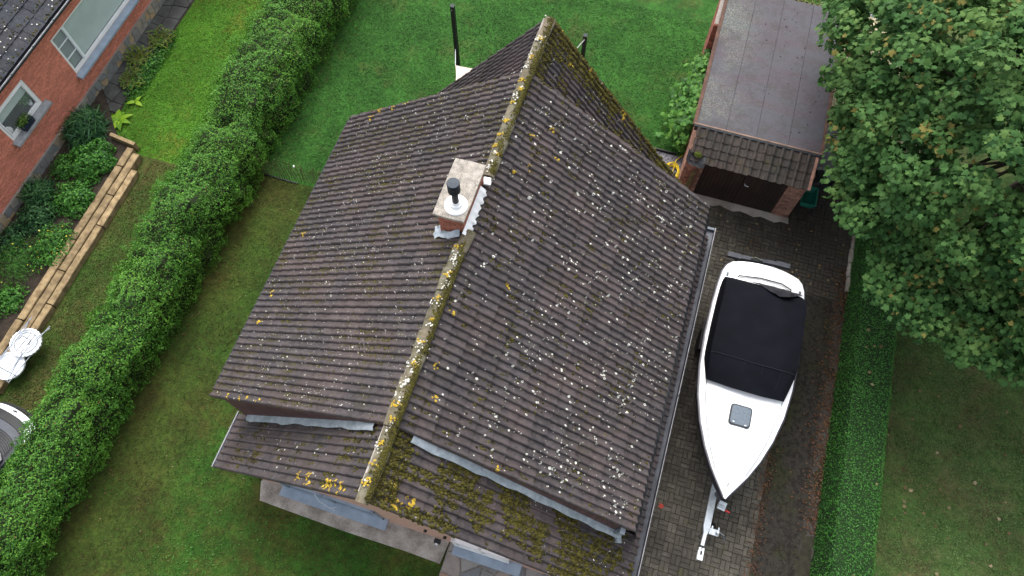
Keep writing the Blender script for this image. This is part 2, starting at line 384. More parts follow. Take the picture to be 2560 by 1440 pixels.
M_BARK = plain('bark', (.085, .070, .052), (.045, .038, .029), 8, .95, .9, 30)
L_MAPLE = leafmat('maple_leaf', (.021, .062, .018), (.055, .134, .036), (.118, .205, .055), (.20, .18, .05), .968, rough=.7, spec=.15)
L_HEDGE = leafmat('hedge_leaf', (.026, .088, .014), (.070, .212, .028), (.150, .340, .040), (.16, .10, .04), .985)
L_BOX = leafmat('clipped_hedge_leaf', (.015, .066, .012), (.042, .162, .027), (.080, .240, .038))
L_DARK = leafmat('bluish_dark_leaf', (.013, .050, .020), (.032, .105, .038), (.065, .17, .05))
L_MID = leafmat('mid_green_leaf', (.018, .072, .014), (.048, .175, .026), (.10, .27, .036))
L_LIME = leafmat('lime_leaf', (.09, .22, .01), (.17, .33, .015), (.26, .42, .03))
L_FERN = leafmat('fern_frond', (.040, .085, .012), (.095, .18, .022), (.20, .28, .04), (.15, .06, .03), .88)
L_DEAD = leafmat('fallen_leaf', (.075, .040, .016), (.17, .11, .05), (.36, .29, .17))
L_RUST = leafmat('rusty_leaf_litter', (.035, .018, .010), (.10, .042, .018), (.16, .08, .035))
L_PETAL = leafmat('yellow_petal', (.6, .5, .02), (.7, .6, .04), (.75, .7, .2))
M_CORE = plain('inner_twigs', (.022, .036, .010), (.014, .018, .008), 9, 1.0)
M_CARP = plain('dark_grey_car_paint', (.022, .025, .032), (.018, .021, .028), 3, .5, spec=.25)
M_CARW = plain('white_car_trim', (.75, .77, .80), (.7, .72, .76), 3, .25)
M_CARG = plain('dark_car_glass', (.012, .016, .020), (.009, .012, .015), 3, .06, spec=.6)

# ================================================================== THE SETTING
sheet('ground', -200, -200, 200, 200, 0.0, G_SIDE)
sheet('lawn_back', -10.9, 8.62, 1.05, 40, .004, G_BACK)
sheet('lawn_right', 7.0, -20, 40, 40, .004, G_RIGHT)
sheet('lawn_neighbour_rear', -16.2, 8.15, -11.3, 40, .006, G_NB1)
sheet('lawn_neighbour_front', -30, -20, -11.3, 8.15, .004, G_NB2)

# ---- driveway of herringbone pavers on joint sand
drive = sheet('driveway', 1.2, -3.0, 6.18, 13.2, .008, M_SAND)
PL, PW = .216, .108
def mk_paver(b):
    x, y, c = PL / 2 - .004, PW / 2 - .004, .006
    b.poly([(-x, -y, -.04), (x, -y, -.04), (x, y, -.04), (-x, y, -.04), (-x, -y, -c), (x, -y, -c), (x, y, -c), (-x, y, -c),
            (-x + c, -y + c, 0), (x - c, -y + c, 0), (x - c, y - c, 0), (-x + c, y - c, 0)],
           [(0, 1, 5, 4), (1, 2, 6, 5), (2, 3, 7, 6), (3, 0, 4, 7), (4, 5, 9, 8), (5, 6, 10, 9), (6, 7, 11, 10), (7, 4, 8, 11), (8, 9, 10, 11)])
pm = []
spots_ = []
for i in range(0, 24):
    for j in range(-6, 62):
        gx, gy = 1.58 + i * PL, j * PL
        for h in (.25, .75):
            if (i + j) % 2: spots_.append((gx + PL / 2, gy + PL * h, 0))
            else: spots_.append((gx + PL * h, gy + PL / 2, R(90)))
for cx, cy, rz in spots_:
        z = 0
        if cx > 4.78 and cy < 9.3 + .25 * math.sin(cx * 7): continue
        if cx > 6.02 or cy > 12.9 or (cy > 11.52 and cx < 4.3) or (cx < 1.85 and 1 < cy < 10.4): continue
        z = .030 + random.gauss(0, .0022) + .006 * math.sin(cx * 2.1 + cy * 1.3)
        pm.append(Matrix.Translation((cx + random.gauss(0, .0015), cy + random.gauss(0, .0015), z)) @ Euler((random.gauss(0, .012), random.gauss(0, .012), rz + random.gauss(0, .008))).to_matrix().to_4x4())
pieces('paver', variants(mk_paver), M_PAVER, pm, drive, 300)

# ---- bare dirt between driveway and clipped hedge
b = MB(); nx, ny = 12, 80; P = []
for j in range(ny + 1):
    for i in range(nx + 1):
        x = 4.70 + 1.75 * i / nx; y = -3 + 12.45 * j / ny
        P.append((x, y, .016 + .018 * math.sin(x * 5 + y) * math.sin(y * 1.7) + .025 * (i > 0) * random.random() - .02 * math.exp(-((x - 6.0) / .25) ** 2)))
b.poly(P, [(j * (nx + 1) + i, j * (nx + 1) + i + 1, (j + 1) * (nx + 1) + i + 1, (j + 1) * (nx + 1) + i) for j in range(ny) for i in range(nx)])
tag(b.build('dirt_strip', M_DIRT, smooth=True), kind='structure')
# kerb stones at the far end of the dirt strip
for k in range(4):
    kb = MB().box((6.10 + random.gauss(0, .01), 10.05 + k * .44, .05), (.12, .42, .11), (0, 0, random.gauss(0, .02)))
    tag(kb.build('kerb_stone', M_CONC), ['grey kerb stone at the end of the driveway edge, nearest the boat', 'grey kerb stone, second from the boat along the driveway edge', 'grey kerb stone, third from the boat along the driveway edge', 'grey kerb stone under the maple, furthest from the boat'][k], 'kerb stone', 'kerb stones along the driveway edge')

# ---- concrete strip and crazy paving in front of the house
b = MB(); b.prism([(-6.38, .84), (-6.22, .44), (-4.1, .40), (-2.6, .42), (-1.80, .40), (-1.74, 1.05), (-6.3, 1.05)], .0, .07)
tag(b.build('concrete_strip', M_CONC), kind='structure')
cp = sheet('paved_path', -1.74, -1.2, .9, 1.05, .012, M_MORT)
for g in cells(-1.72, -1.2, .9, 1.02, .42, .035):
    MB().rnd(random.random()).prism(g, .0, .03 + random.uniform(0, .012)).build('paving_stone', M_CRAZY, cp)

# ---- gravel bed with black edging behind the house
gb = sheet('gravel_bed', -1.5, 10.9, 1.16, 12.72, .010, M_GRAV)
n = 2600; gx = RNG.uniform(-1.2, 1.15, n); gy = RNG.uniform(11.0, 12.7, n)
cloud('gravel', np.c_[gx, gy, np.full(n, .025)], np.tile((0, 0, 1.), (n, 1)), RNG.uniform(.03, .06, n), plain('gravel_chip', (.27, .27, .29), (.10, .10, .12), 30, .9, var=.5), gb, aspect=.8, kind='stuff')
tag(MB().box((-.2, 12.74, .04), (2.3, .03, .12)).build('edging_strip', M_BLACK), 'black edging strip between back lawn and gravel bed', 'edging')

# ================================================================== THE HOUSE
XR, ZR = -2.57, 6.02                    # ridge
T_MAIN, T_MR, T_LOW, T_FR, T_BK = .70, .665, 1.05, .88, 1.22      # roof slopes: shallow raised middle, steep ends
YM0, YM1, YL0, YL1 = 1.92, 9.28, .74, 10.85
DR, DL = 4.60, 4.37                     # half widths of the steep roof, right and left
house = thing('house', (XR, 5.8, 0), 'detached house with brown tiled gable roof, mossy ridge and brick chimney, in the centre', 'house')
# walls
b = MB()
zl = lambda x, t: ZR - abs(x - XR) * t - .16
b.slab([(-6.5, .90, 0), (1.72, .90, 0), (1.72, .90, zl(1.72, .96)), (XR, .90, ZR - .2), (-6.5, .90, zl(-6.5, 1.12))], (0, 8.7, 0))
b.slab([(-5.9, 9.55, 0), (1.2, 9.55, 0), (1.2, 9.55, zl(1.2, 1.26)), (XR, 9.55, ZR - .2), (-5.9, 9.55, zl(-5.9, 1.26))], (0, 1.05, 0))
b.build('wall', M_WALLP, house)
b = MB(); b.slab([(-6.35, 2.05, 2.0), (1.45, 2.05, 2.0), (1.45, 2.05, zl(1.45, T_MAIN)), (XR, 2.05, ZR - .2), (-6.35, 2.05, zl(-6.35, T_MAIN))], (0, 7.1, 0))
b.build('upper_wall', M_WALLP, house)

# ---- roof
TW, AMP = .2944, .044
_RP = [0.0, .07, .17, .30, .44, .62, .82, 1.0]; _RH = [0.0, .66, 1.0, .90, .50, .14, 0.0, 0.0]
def roll(u):                            # two lop-sided ribs to a tile: steep towards the front, easing off behind; u in 0..1
    p = (u * 2) % 1.0
    for k in range(7):
        if p <= _RP[k + 1]: return AMP * (_RH[k] + (_RH[k + 1] - _RH[k]) * (p - _RP[k]) / (_RP[k + 1] - _RP[k]))
    return 0.0
US = [p / 2 for p in _RP[:-1]] + [.4999] + [.5 + p / 2 for p in _RP[1:-1]] + [.985]
def slope_frame(s, t):
    c = 1 / math.hypot(1, t); return Vector((s * c, 0, -t * c)), Vector((s * t * c, 0, c))
def mk_tile(course):
    L = course + .02
    def f(b):
        top = [(u * TW, 0.0, roll(u) - .004) for u in US]; bot = [(u * TW, L, roll(u) + .028) for u in US]; low = [(u * TW, L - .006, roll(u) + .004) for u in US]
        n = len(US); b.poly(top + bot + low, [(i, i + 1, n + i + 1, n + i) for i in range(n - 1)] + [(n + i, n + i + 1, 2 * n + i + 1, 2 * n + i) for i in range(n - 1)] + [(0, n, 2 * n), (n - 1, 2 * n - 1, 3 * n - 1)])
    return f
class Slope:
    def __init__(s, side, t, y0, y1, w, z0=ZR, d0=0.0):
        s.side, s.t, s.y0, s.y1, s.z0 = side, t, y0, y1, z0
        s.D, s.N = slope_frame(side, t); s.len = w * math.hypot(1, t); s.nc = max(1, round(s.len / .338)); s.course = s.len / s.nc; s.nt = max(1, round((y1 - y0) / TW)); s.tw = (y1 - y0) / s.nt
        s.k0 = int(d0 * math.hypot(1, t) / s.course)
    def at(s, v, y, h=0.0):             # a point on the tiled surface
        u = ((y - s.y0) / s.tw) % 1.0; k = (v / s.course) % 1.0
        return Vector((XR, y, s.z0)) + s.D * v + s.N * (h + roll(u) + .003 + .028 * k)
    def tiles(s):
        out = []
        for k in range(s.k0, s.nc):
            for i in range(s.nt):
                o = Vector((XR, s.y0 + i * s.tw, s.z0)) + s.D * (k * s.course + random.gauss(0, .004)) + s.N * random.gauss(0, .002)
                m = Matrix(((0, s.D.x, s.N.x, 0), (1, s.D.y, s.N.y, 0), (0, s.D.z, s.N.z, 0), (0, 0, 0, 1)))
                sc = Matrix.Diagonal((s.tw / TW, 1, 1, 1))
                out.append(Matrix.Translation(o) @ m @ Matrix.Rotation(random.gauss(0, .006), 4, 'Z') @ sc)
        return out
MR = Slope(1, T_MR, YM0, YM1, 4.31, ZR + .04); ML = Slope(-1, T_MAIN, YM0, YM1, 4.39, ZR + .04)
FR = Slope(1, T_FR, YL0, YM0 + .06, DR, ZR - .03); FL = Slope(-1, T_LOW, YL0, YM0 + .06, DL, ZR - .03)
BR = Slope(1, T_BK, YM1 - .06, YL1, 3.95, ZR - .03); BL = Slope(-1, T_BK, YM1 - .06, YL1, 3.95, ZR - .03)
UR = Slope(1, T_FR, YM0 + .06, YM1 - .06, DR, ZR - .03, 3.7)      # lowest courses running on under the raised roof
# deck boards that carry the tiles
b = MB()
for S in (MR, ML, FR, FL, BR, BL, UR):
    v0, v1 = max(S.k0 * S.course, .0), S.len - .03; a = .03
    pts = [Vector((XR, y, S.z0)) + S.D * v - S.N * .012 for v, y in ((v0, S.y0 + a), (v1, S.y0 + a), (v1, S.y1 - a), (v0, S.y1 - a))]
    b.slab(pts, -S.N * .11)
roof = b.build('roof', M_FELT, house)
tv = {}
allm = []
base_c = MR.course
for S in (MR, ML, FR, FL, BR, BL, UR):
    for m in S.tiles(): allm.append(m @ Matrix.Diagonal((1, S.course / base_c, 1, 1)))
tiles_v = variants(mk_tile(base_c), 10)
pieces('roof_tile', tiles_v, M_TILE, allm, roof, 300)
# ridge tiles: half-round, each lapping the next
def mk_ridge(b):
    n = 9; L = .43
    ring = lambda y, r: [(math.cos(math.pi * k / (n - 1)) * r, y, math.sin(math.pi * k / (n - 1)) * r * .72) for k in range(n)]
    P = ring(0, .108) + ring(L, .128) + ring(L, .106) + ring(0, .09)
    b.poly(P, [(i, i + 1, n + i + 1, n + i) for i in range(n - 1)] + [(n + i, n + i + 1, 2 * n + i + 1, 2 * n + i) for i in range(n - 1)] + [(i, i + 1, 3 * n + i + 1, 3 * n + i) for i in range(n - 1)])
rm = []; y = YL0 - .04
while y < YL1 - .3:
    zz = ZR - .005 + (.05 if YM0 - .1 < y < YM1 - .2 else 0)
    if not (5.28 < y < 6.5): rm.append(Matrix.Translation((XR + random.gauss(0, .012), y, zz + random.gauss(0, .006))) @ Euler((random.gauss(-.02, .012), 0, random.gauss(0, .02))).to_matrix().to_4x4())
    y += .40
pieces('ridge_tile', variants(mk_ridge), M_RIDGE, rm, roof, 60)
# mortar bed under the ridge
MB().box((XR, 3.05, ZR - .03), (.22, 4.4, .12)).box((XR, 8.6, ZR - .03), (.22, 4.2, .12)).build('ridge_mortar', M_CONC, roof)

# ---- lichen and moss growing on the roof (uncountable)
def spots(name, S, count, mat, rmin, rmax, ring=0.0, bias=None, clump=.35):
    b = MB(); k = 0; pts = []
    while k < count:
        if pts and random.random() < clump: v0, y0 = random.choice(pts[-40:]); v, y = v0 + random.gauss(0, .10), y0 + random.gauss(0, .10)
        else: v, y = random.uniform(.1, S.len - .05), random.uniform(S.y0 + .03, S.y1 - .03)
        if not (.08 < v < S.len - .03 and S.y0 + .02 < y < S.y1 - .02): continue
        if bias and random.random() > bias(v / S.len, (y - S.y0) / (S.y1 - S.y0)): continue
        pts.append((v, y)); k += 1
        r = rmin + (rmax - rmin) * random.random() ** 2.2; n = 7; j0 = random.random() * 6.28
        el = random.uniform(.75, 1.0)
        rim = [S.at(v + r * math.cos(j0 + 6.283 * i / n) * random.uniform(.8, 1.1), y + r * el * math.sin(j0 + 6.283 * i / n) * random.uniform(.8, 1.1), .003) for i in range(n)]
        c = S.at(v, y, .005); b.rnd(random.random())
        if random.random() < ring and r > .015:
            inn = [c + (p - c) * .45 for p in rim]; b.poly(rim + inn, [(i, (i + 1) % n, n + (i + 1) % n, n + i) for i in range(n)])
        else: b.poly([c] + rim, [(0, 1 + i, 1 + (i + 1) % n) for i in range(n)])
    return b.build(name, mat, roof, kind='stuff')
lowbias = lambda v, y: .25 + .75 * v
spots('white_lichen', MR, 950, M_LICHW, .009, .034, .30, lambda v, y: .55 + .45 * min(1, v * 1.6))
spots('white_lichen', ML, 1300, M_LICHW, .006, .017, 0, lambda v, y: .4 + .6 * (1 - abs(v - .5)))
spots('pale_lichen', ML, 1500, M_LICHG, .005, .014, 0)
spots('pale_lichen', MR, 500, M_LICHG, .006, .022, .2)
for S in (FR, FL, BR, BL): spots('white_lichen', S, 60, M_LICHW, .008, .022, .2)
spots('pale_lichen', BR, 160, M_LICHG, .01, .03, 0)
def tufts(name, S, count, mask, size=(.014, .04), hgt=.8, pick=None):
    """little cushions of moss"""
    b = MB(); k = 0; tries = 0
    while k < count and tries < count * 60:
        tries += 1
        v, y = random.uniform(.02, S.len - .02), random.uniform(S.y0, S.y1)
        if random.random() > mask(v, y): continue
        k += 1; r = random.uniform(*size); c = S.at(v, y, -.004); n = 5; j0 = random.random() * 6
        rim = [c + S.D * (r * 1.2 * math.cos(j0 + 6.283 * i / n)) + Vector((0, r * math.sin(j0 + 6.283 * i / n), 0)) for i in range(n)]
        mid = [c + (p - c) * .6 + S.N * (r * hgt * random.uniform(.6, 1.1)) for p in rim]
        b.rnd(random.random()).poly(rim + mid + [c + S.N * r * hgt * 1.2], [(i, (i + 1) % n, n + (i + 1) % n, n + i) for i in range(n)] + [(n + i, n + (i + 1) % n, 2 * n) for i in range(n)])
    return b.build(name, M_MOSS, roof, smooth=True, kind='stuff') if k else None
from mathutils import noise as mnoise
def nz(x, y, s, o=0.0): return .5 + .5 * mnoise.fractal(Vector((x * s + o, y * s, o)), .8, 2.0, 4)
clampf = lambda x: max(0.0, min(1.0, x))
def rollmask(S, y):                     # moss gathers in the pans between the rolls
    return 1.0 if roll(((y - S.y0) / S.tw) % 1.0) < .014 else .12
tufts('moss', FR, 5200, lambda v, y: clampf((nz(v, y, 1.6, 3.1) - .42) * 5) * max(.3, rollmask(FR, y)) * clampf(v * 1.2) * (1 if v < 5.2 else .5), (.012, .036))
tufts('moss', BR, 6500, lambda v, y: clampf((nz(v, y, 1.6, 9.1) - .52) * 4) * rollmask(BR, y) + clampf((y - 10.40) * 4) * clampf((nz(v, y, 2.2, 4.4) - .25) * 3), (.012, .034))
tufts('joint_moss', MR, 3600, lambda v, y: (1.0 if (v / MR.course) % 1.0 < .10 else 0.0) * clampf((nz(v, y, 1.9, 8.3) - .33) * 3), (.006, .016), .5)
tufts('joint_moss', FR, 500, lambda v, y: 1.0 if (v / FR.course) % 1.0 < .10 else 0.0, (.006, .016), .5)
tufts('moss', MR, 1700, lambda v, y: clampf((nz(v, y, 2.6, 1.7) - .60) * 5 + clampf(.35 - abs(y - 2.1)) * 2.2 + (.9 if v < .28 and nz(v, y, 3, 5) > .45 else 0)) * rollmask(MR, y), (.010, .026))
tufts('moss', ML, 8000, lambda v, y: clampf((nz(v * .6, y, 2.4, 6.7) - .42) * 3 + (.3 if v < .3 else 0)) * rollmask(ML, y), (.007, .019), .5)
tufts('moss', FL, 1100, lambda v, y: clampf((nz(v, y, 2.4, 2.7) - .52) * 4) * rollmask(FL, y), (.009, .024))
tufts('moss', FR, 700, lambda v, y: 1.0 if v < .5 else 0.0, (.014, .034)); tufts('moss', BR, 700, lambda v, y: 1.0 if v < .4 else 0.0, (.014, .03))
# lichen on the ridge: white crusts and yellow cushions
def ridge_patch(name, mat, spec_, rr):
    b = MB()
    for y, off, r, cnt in spec_:
        for q in range(cnt):
            a = off + random.gauss(0, .30); yy = y + random.gauss(0, r * .55); rad = random.uniform(*rr); n = 6
            base = lambda aa, y2, h: Vector((XR + math.sin(aa) * (.120 + h), y2, ZR + .010 + (.04 if YM0 < y2 < YM1 else 0) + math.cos(aa) * (.088 + h)))
            if 5.3 < yy < 6.75 or not (YL0 < yy < YL1 - .12): continue
            c = base(a, yy, .016); rim = [base(a + rad * math.cos(6.283 * i / n) / .120, yy + rad * math.sin(6.283 * i / n), .004) for i in range(n)]
            b.rnd(random.random()).poly([c] + rim, [(0, 1 + i, 1 + (i + 1) % n) for i in range(n)])
    b.build(name, mat, roof, kind='stuff')
ridge_patch('white_lichen', M_LICHW, [(random.uniform(YL0, YL1), random.gauss(-.3, .5), .09, 6) for _ in range(48)], (.008, .022))
ridge_patch('yellow_lichen', M_LICHY, [(y, random.uniform(-.6, .3), .045, 13) for y in (.98, 1.05, 1.30, 1.62, 2.02, 2.22, 2.27, 2.95, 3.35, 3.75, 4.15, 4.6, 5.15, 7.2, 7.35, 7.62, 7.95, 8.4, 8.75, 8.95, 9.6, 10.1)], (.010, .022))
ridge_patch('moss', M_MOSS, [(random.uniform(YL0, YL1), random.uniform(.5, 1.5), .15, 12) for _ in range(420)], (.008, .024))
def lichen_on(S, places, rr=(.02, .04), cnt=9, spread=.05, name='yellow_lichen', mat=M_LICHY):
    b = MB()
    for v, y in places:
        for q in range(cnt):
            vv, yy = v + random.gauss(0, spread), y + random.gauss(0, spread); vv = min(max(vv, .05), S.len - .03); yy = min(max(yy, S.y0 + .02), S.y1 - .02); r = random.uniform(*rr); n = 6
            c = S.at(vv, yy, .012); rim = [S.at(vv + r * math.cos(6.283 * i / n), yy + r * math.sin(6.283 * i / n), .004) for i in range(n)]
            b.rnd(random.random()).poly([c] + rim, [(0, 1 + i, 1 + (i + 1) % n) for i in range(n)])
    b.build(name, mat, roof, kind='stuff')
lichen_on(ML, [(4.75, 2.02), (4.35, 2.02), (4.05, 2.03), (3.65, 2.02), (5.0, 4.3), (4.9, 5.8), (4.95, 3.6), (4.3, 9.15), (3.8, 9.2), (3.4, 9.2), (4.5, 9.0)], cnt=6, spread=.035, rr=(.015, .03))
lichen_on(FL, [(1.2, .86), (1.0, .86), (2.3, .9), (1.9, .9), (.7, .88)], cnt=14, spread=.06, rr=(.015, .032))
lichen_on(MR, [(.35, 3.1), (.3, 4.05), (.55, 2.6), (.5, 8.0), (.7, 7.4), (.9, 8.4), (.45, 7.1), (1.2, 7.9), (1.1, 5.0), (2.0, 1.98)], cnt=5, spread=.03, rr=(.014, .028))
lichen_on(BR, [(.5, 10.7), (1.6, 10.72), (2.2, 10.72), (.9, 10.4), (3.0, 10.7)], cnt=9, spread=.06)
lichen_on(FR, [(.5, .86), (.4, 1.1), (.8, .9)], cnt=12, spread=.06)

# ---- verge strips, cladding and flashings between the two roof levels
def on(S, d, y, h): return Vector((XR + S.side * d, y, S.z0 - d * S.t)) + S.N * h
for S, wd in ((ML, 4.36), (MR, 4.30)):
    for yy in (YM0 + .002, YM1 - .028): MB().slab([on(S, .02, yy, .0), on(S, wd - .02, yy, .0), on(S, wd - .02, yy, -.075), on(S, .02, yy, -.075)], (0, .02, 0)).build('verge_board', M_RUST if S is MR else M_CLAD, roof)
def gable_boards(S, LS, wmax, bw, name, individual):
    yb = YM0 + .028; d = .25; allb = MB(); objs = []
    while d < wmax - .02:
        e = min(d + bw, wmax)
        q = MB() if individual else allb
        q.rnd(random.random())
        g = .006 if individual else .010
        top = lambda x: ZR - .06 - x * S.t; bot = lambda x: ZR - .02 - x * LS.t
        if top(e) > bot(e) + .02:
            q.slab([(XR + S.side * (d + g), yb, bot(d + g)), (XR + S.side * e, yb, bot(e)), (XR + S.side * e, yb, top(e)), (XR + S.side * (d + g), yb, max(top(d + g), bot(d + g) + .01))], (0, -.016 - random.uniform(0, .002), 0))
            if individual: q.build(name, M_CLAD, house)
        d = e
    if not individual: allb.build(name, M_CLAD, house, kind='stuff')
gable_boards(MR, FR, 4.05, .112, 'cladding_board', True)
gable_boards(ML, FL, 4.10, .052, 'cladding_rib', False)
# cladding behind the boards so no light leaks through
for s_, wd, tt in ((1, 4.05, T_FR), (-1, 4.10, T_LOW)):
    for yy, t_ in ((YM0 + .034, tt), (YM1 - .12, T_BK)): MB().slab([(XR, yy, ZR - .14), (XR + s_ * wd, yy, ZR - .10 - wd * (T_MR if s_ > 0 else T_MAIN)), (XR + s_ * wd, yy, ZR - .06 - wd * t_)], (0, .05, 0)).build('gable_panel', M_CLAD, house)
def flashing(S, d0, d1, n, y0, y1, name='lead_flashing'):
    b = MB(); P = []
    for i in range(n + 1):
        d = d0 + (d1 - d0) * i / n; v = d * math.hypot(1, S.t); wv = .012 * math.sin(i * 1.9) + random.gauss(0, .008)
        for yy, h in ((y0 - .012 + wv, .075), (y0 + .03, .098 + random.gauss(0, .004)), (y1 - .035, .104), (y1 - .028, .125)):
            P.append(Vector((XR, yy, S.z0)) + S.D * v + S.N * h)
    b.poly(P, [(4 * i + k, 4 * i + k + 1, 4 * i + k + 5, 4 * i + k + 4) for i in range(n) for k in range(3)])
    return b.build(name, M_LEAD, roof, smooth=True)
flashing(FR, .28, 4.16, 22, YM0 - .10, YM0 + .04); flashing(FL, .25, 3.92, 20, YM0 - .10, YM0 + .04); flashing(BR, .3, 1.2, 6, YM1 - .02, YM1 + .10)
# bright laps on the flashing
for i in range(1, 11):
    b = MB(); d = .3 + i * .36; v = d * math.hypot(1, FR.t)
    p = lambda dv, yy, h: Vector((XR, yy, FR.z0)) + FR.D * (v + dv) + FR.N * h
    b.poly([p(0, YM0 - .09, .094), p(.014, YM0 - .09, .094), p(.014, YM0 - .0, .110), p(0, YM0 - .0, .110)], [(0, 1, 2, 3)])
    b.build('flashing_lap', M_WEDGE, roof)
q = MB(); q.box((XR + 4.13, YM0 + .02, ZR - 4.13 * T_FR + .22), (.10, .16, .5), (0, .2, 0)); q.box((XR + 4.18, YM0 - .12, ZR - 4.18 * T_FR + .06), (.14, .13, .05), (0, .73, .3)); q.build('lead_corner', M_LEAD, roof)

# ---- gutters
b = MB(); zg = ZR - DR * T_FR - .03; x0, x1 = XR + DR - .12, XR + DR + .15
prof = [(x0, zg + .02), (x0, zg - .06), (x1 - .01, zg - .05), (x1, zg + .03)]
P = [(x, y, z + .0015 * math.sin(y * 3)) for y in np.linspace(YL0 + .02, 9.45, 20) for x, z in prof]
b.poly(P, [(4 * i + k, 4 * i + k + 1, 4 * i + k + 5, 4 * i + k + 4) for i in range(19) for k in range(3)])
gut = b.build('gutter', M_GUT, house)
MB().bar((x1 + .012, YL0 + .02, zg + .035), (x1 + .012, 5.1, zg + .035), .014, .05).build('gutter_lip', M_WEDGE, gut)
MB().bar((x1 + .012, 5.13, zg + .032), (x1 + .012, 9.47, zg + .032), .014, .05).build('gutter_lip', M_WEDGE, gut)
MB().box((x1 - .12, 9.44, zg - .02), (.22, .06, .10)).build('gutter_end', M_GALVD, gut)
# loose black lining pushed up under the eave tiles
b = MB(); P = []; n = 90
for i in range(n + 1):
    y = 1.95 + 7.25 * i / n; r = random.gauss(0, .012)
    P += [Vector((XR + 4.18, y, ZR + .04 - 4.18 * T_MR - .06)), Vector((XR + 4.36 + r, y, ZR - 4.30 * T_MR - .16 + r)), Vector((XR + 4.45 + 1.6 * r, y, ZR - 4.30 * T_MR - .55)), Vector((XR + DR - .06 + r, y, zg + .09 + abs(r)))]
b.poly(P, [(4 * i + k, 4 * i + k + 1, 4 * i + k + 5, 4 * i + k + 4) for i in range(n) for k in range(3)])
b.build('eave_lining', M_FELT, house, smooth=False)
b = MB(); xg = XR - DL - .03; zz = ZR - (DL + .03) * T_LOW - .05
b.bar((xg, YL0 + .02, zz), (xg, YM0 + .05, zz), .10, .08); b.build('gutter', M_GUT, house)
MB().bar((xg - .06, YL0, zz + .03), (xg - .06, YM0 + .1, zz + .03), .022, .07).build('gutter_lip', M_WEDGE, house)
MB().bar((XR - 4.43, YM0 + .2, ZR - 4.36 * T_MAIN - .08), (XR - 4.43, YM1 - .1, ZR - 4.36 * T_MAIN - .08), .11, .09).build('gutter', M_FELT, house)
MB().bar((XR - 4.38, YM0 + .2, ZR - 4.4 * T_MAIN - .08), (XR - 4.02, YM0 + .14, ZR - 4.4 * T_MAIN - .42), .07, .07).bar((XR - 4.02, YM0 + .14, ZR - 4.4 * T_MAIN - .42), (XR - 3.72, YM0 + .1, ZR - 4.4 * T_MAIN - .6), .07, .07).build('rain_pipe', M_BLACK, house)

# ---- front verge edge strip, window sills and windows
b = MB()
for S, wd in ((FR, DR - .06), (FL, DL - .06)): b.slab([on(S, .05, YL0 + .005, -.01), on(S, wd, YL0 + .005, -.01), on(S, wd, YL0 + .005, -.10), on(S, .05, YL0 + .005, -.10)], (0, .03, 0))
b.build('front_verge_board', M_RUST, roof)
MB().box((-4.36, .80, .72), (2.52, .28, .07), (R(5), 0, 0)).build('window_sill', M_BLUEST, house)
MB().box((-.80, .78, .66), (1.52, .28, .07), (R(5), 0, 0)).build('window_sill', M_BLUEST, house)
for cx, wd in ((-4.36, 2.3), (-.93, 1.22)):
    f = MB(); z0, z1 = .76, 1.95; yy = .895 if cx < -2 else .870
    f.box((cx, yy, z0 + .04), (wd, .09, .08)).box((cx, yy, z1 - .04), (wd, .09, .08)).box((cx - wd / 2 + .04, yy, (z0 + z1) / 2), (.08, .088, z1 - z0)).box((cx + wd / 2 - .04, yy, (z0 + z1) / 2), (.08, .088, z1 - z0)).box((cx, yy, (z0 + z1) / 2), (.07, .086, z1 - z0))
    wo = f.build('window_frame', M_WHITE if cx > -2 else M_BLUEST, house); MB().box((cx, .892, (z0 + z1) / 2), (wd - .1, .02, z1 - z0 - .1)).build('pane', M_CARG, wo)
for x in (-2.15, -1.72): MB().box((x, .875, 1.5), (.045, .06, .16), (0, .3, 0)).build('wall_bracket', M_BLACK, house)
wl_ = MB(); wl_.box((-1.98, .82, .30), (.14, .10, .16)); o = wl_.build('wall_lamp', M_BLACK, house); MB().box((-1.98, .765, .30), (.05, .05, .14)).build('lamp_lens', M_WHITEP, o)
MB().tube([(-4.62, .88, 1.7), (-4.58, .78, 1.25), (-4.35, .72, .95), (-4.27, .80, .80), (-4.42, .74, .88), (-4.30, .72, .77)], .006, 5).build('loose_cable', M_WHITEP, house)

# ---- chimney
CX0, CX1, CY0, CY1, CZ = -3.05, -2.60, 5.50, 6.56, 6.50
ch = MB(); ch.box(((CX0 + CX1) / 2, (CY0 + CY1) / 2, 5.85), (CX1 - CX0 - .03, CY1 - CY0 - .03, 1.26)); chim = ch.build('chimney', M_MORT, house)
def mk_brick(b): b.box((0, 0, 0), (.195, .10, .052))
cm = []
for k in range(17):
    z = 5.42 + k * .062; off = .1025 * (k % 2)
    for ax in range(4):
        L = (CX1 - CX0) if ax in (0, 1) else (CY1 - CY0)
        u = -off
        while u < L - .02:
            a, e = max(u, 0), min(u + .205, L); 
            if e - a > .03:
                m = (a + e) / 2; sx = (e - a - .010) / .195
                if ax == 0: p, rz = (CX0 + m, CY0 + .05 - .004, z), 0
                elif ax == 1: p, rz = (CX0 + m, CY1 - .05 + .004, z), 0
                elif ax == 2: p, rz = (CX0 + .05 - .004, CY0 + m, z), R(90)
                else: p, rz = (CX1 - .05 + .004, CY0 + m, z), R(90)
                j = random.gauss(0, .0015); cm.append(Matrix.Translation((p[0] + j, p[1] + j, p[2])) @ Matrix.Rotation(rz, 4, 'Z') @ Matrix.Diagonal((sx, 1, 1, 1)))
            u += .205
pieces('brick', variants(mk_brick), M_BRICK, cm, chim, 300)
b = MB(); n = 14; P = []
for j in range(2):
    for i in range(n):
        a = 6.283 * i / n
X0, X1, Y0, Y1 = CX0 - .06, CX1 + .05, CY0 - .07, CY1 + .06
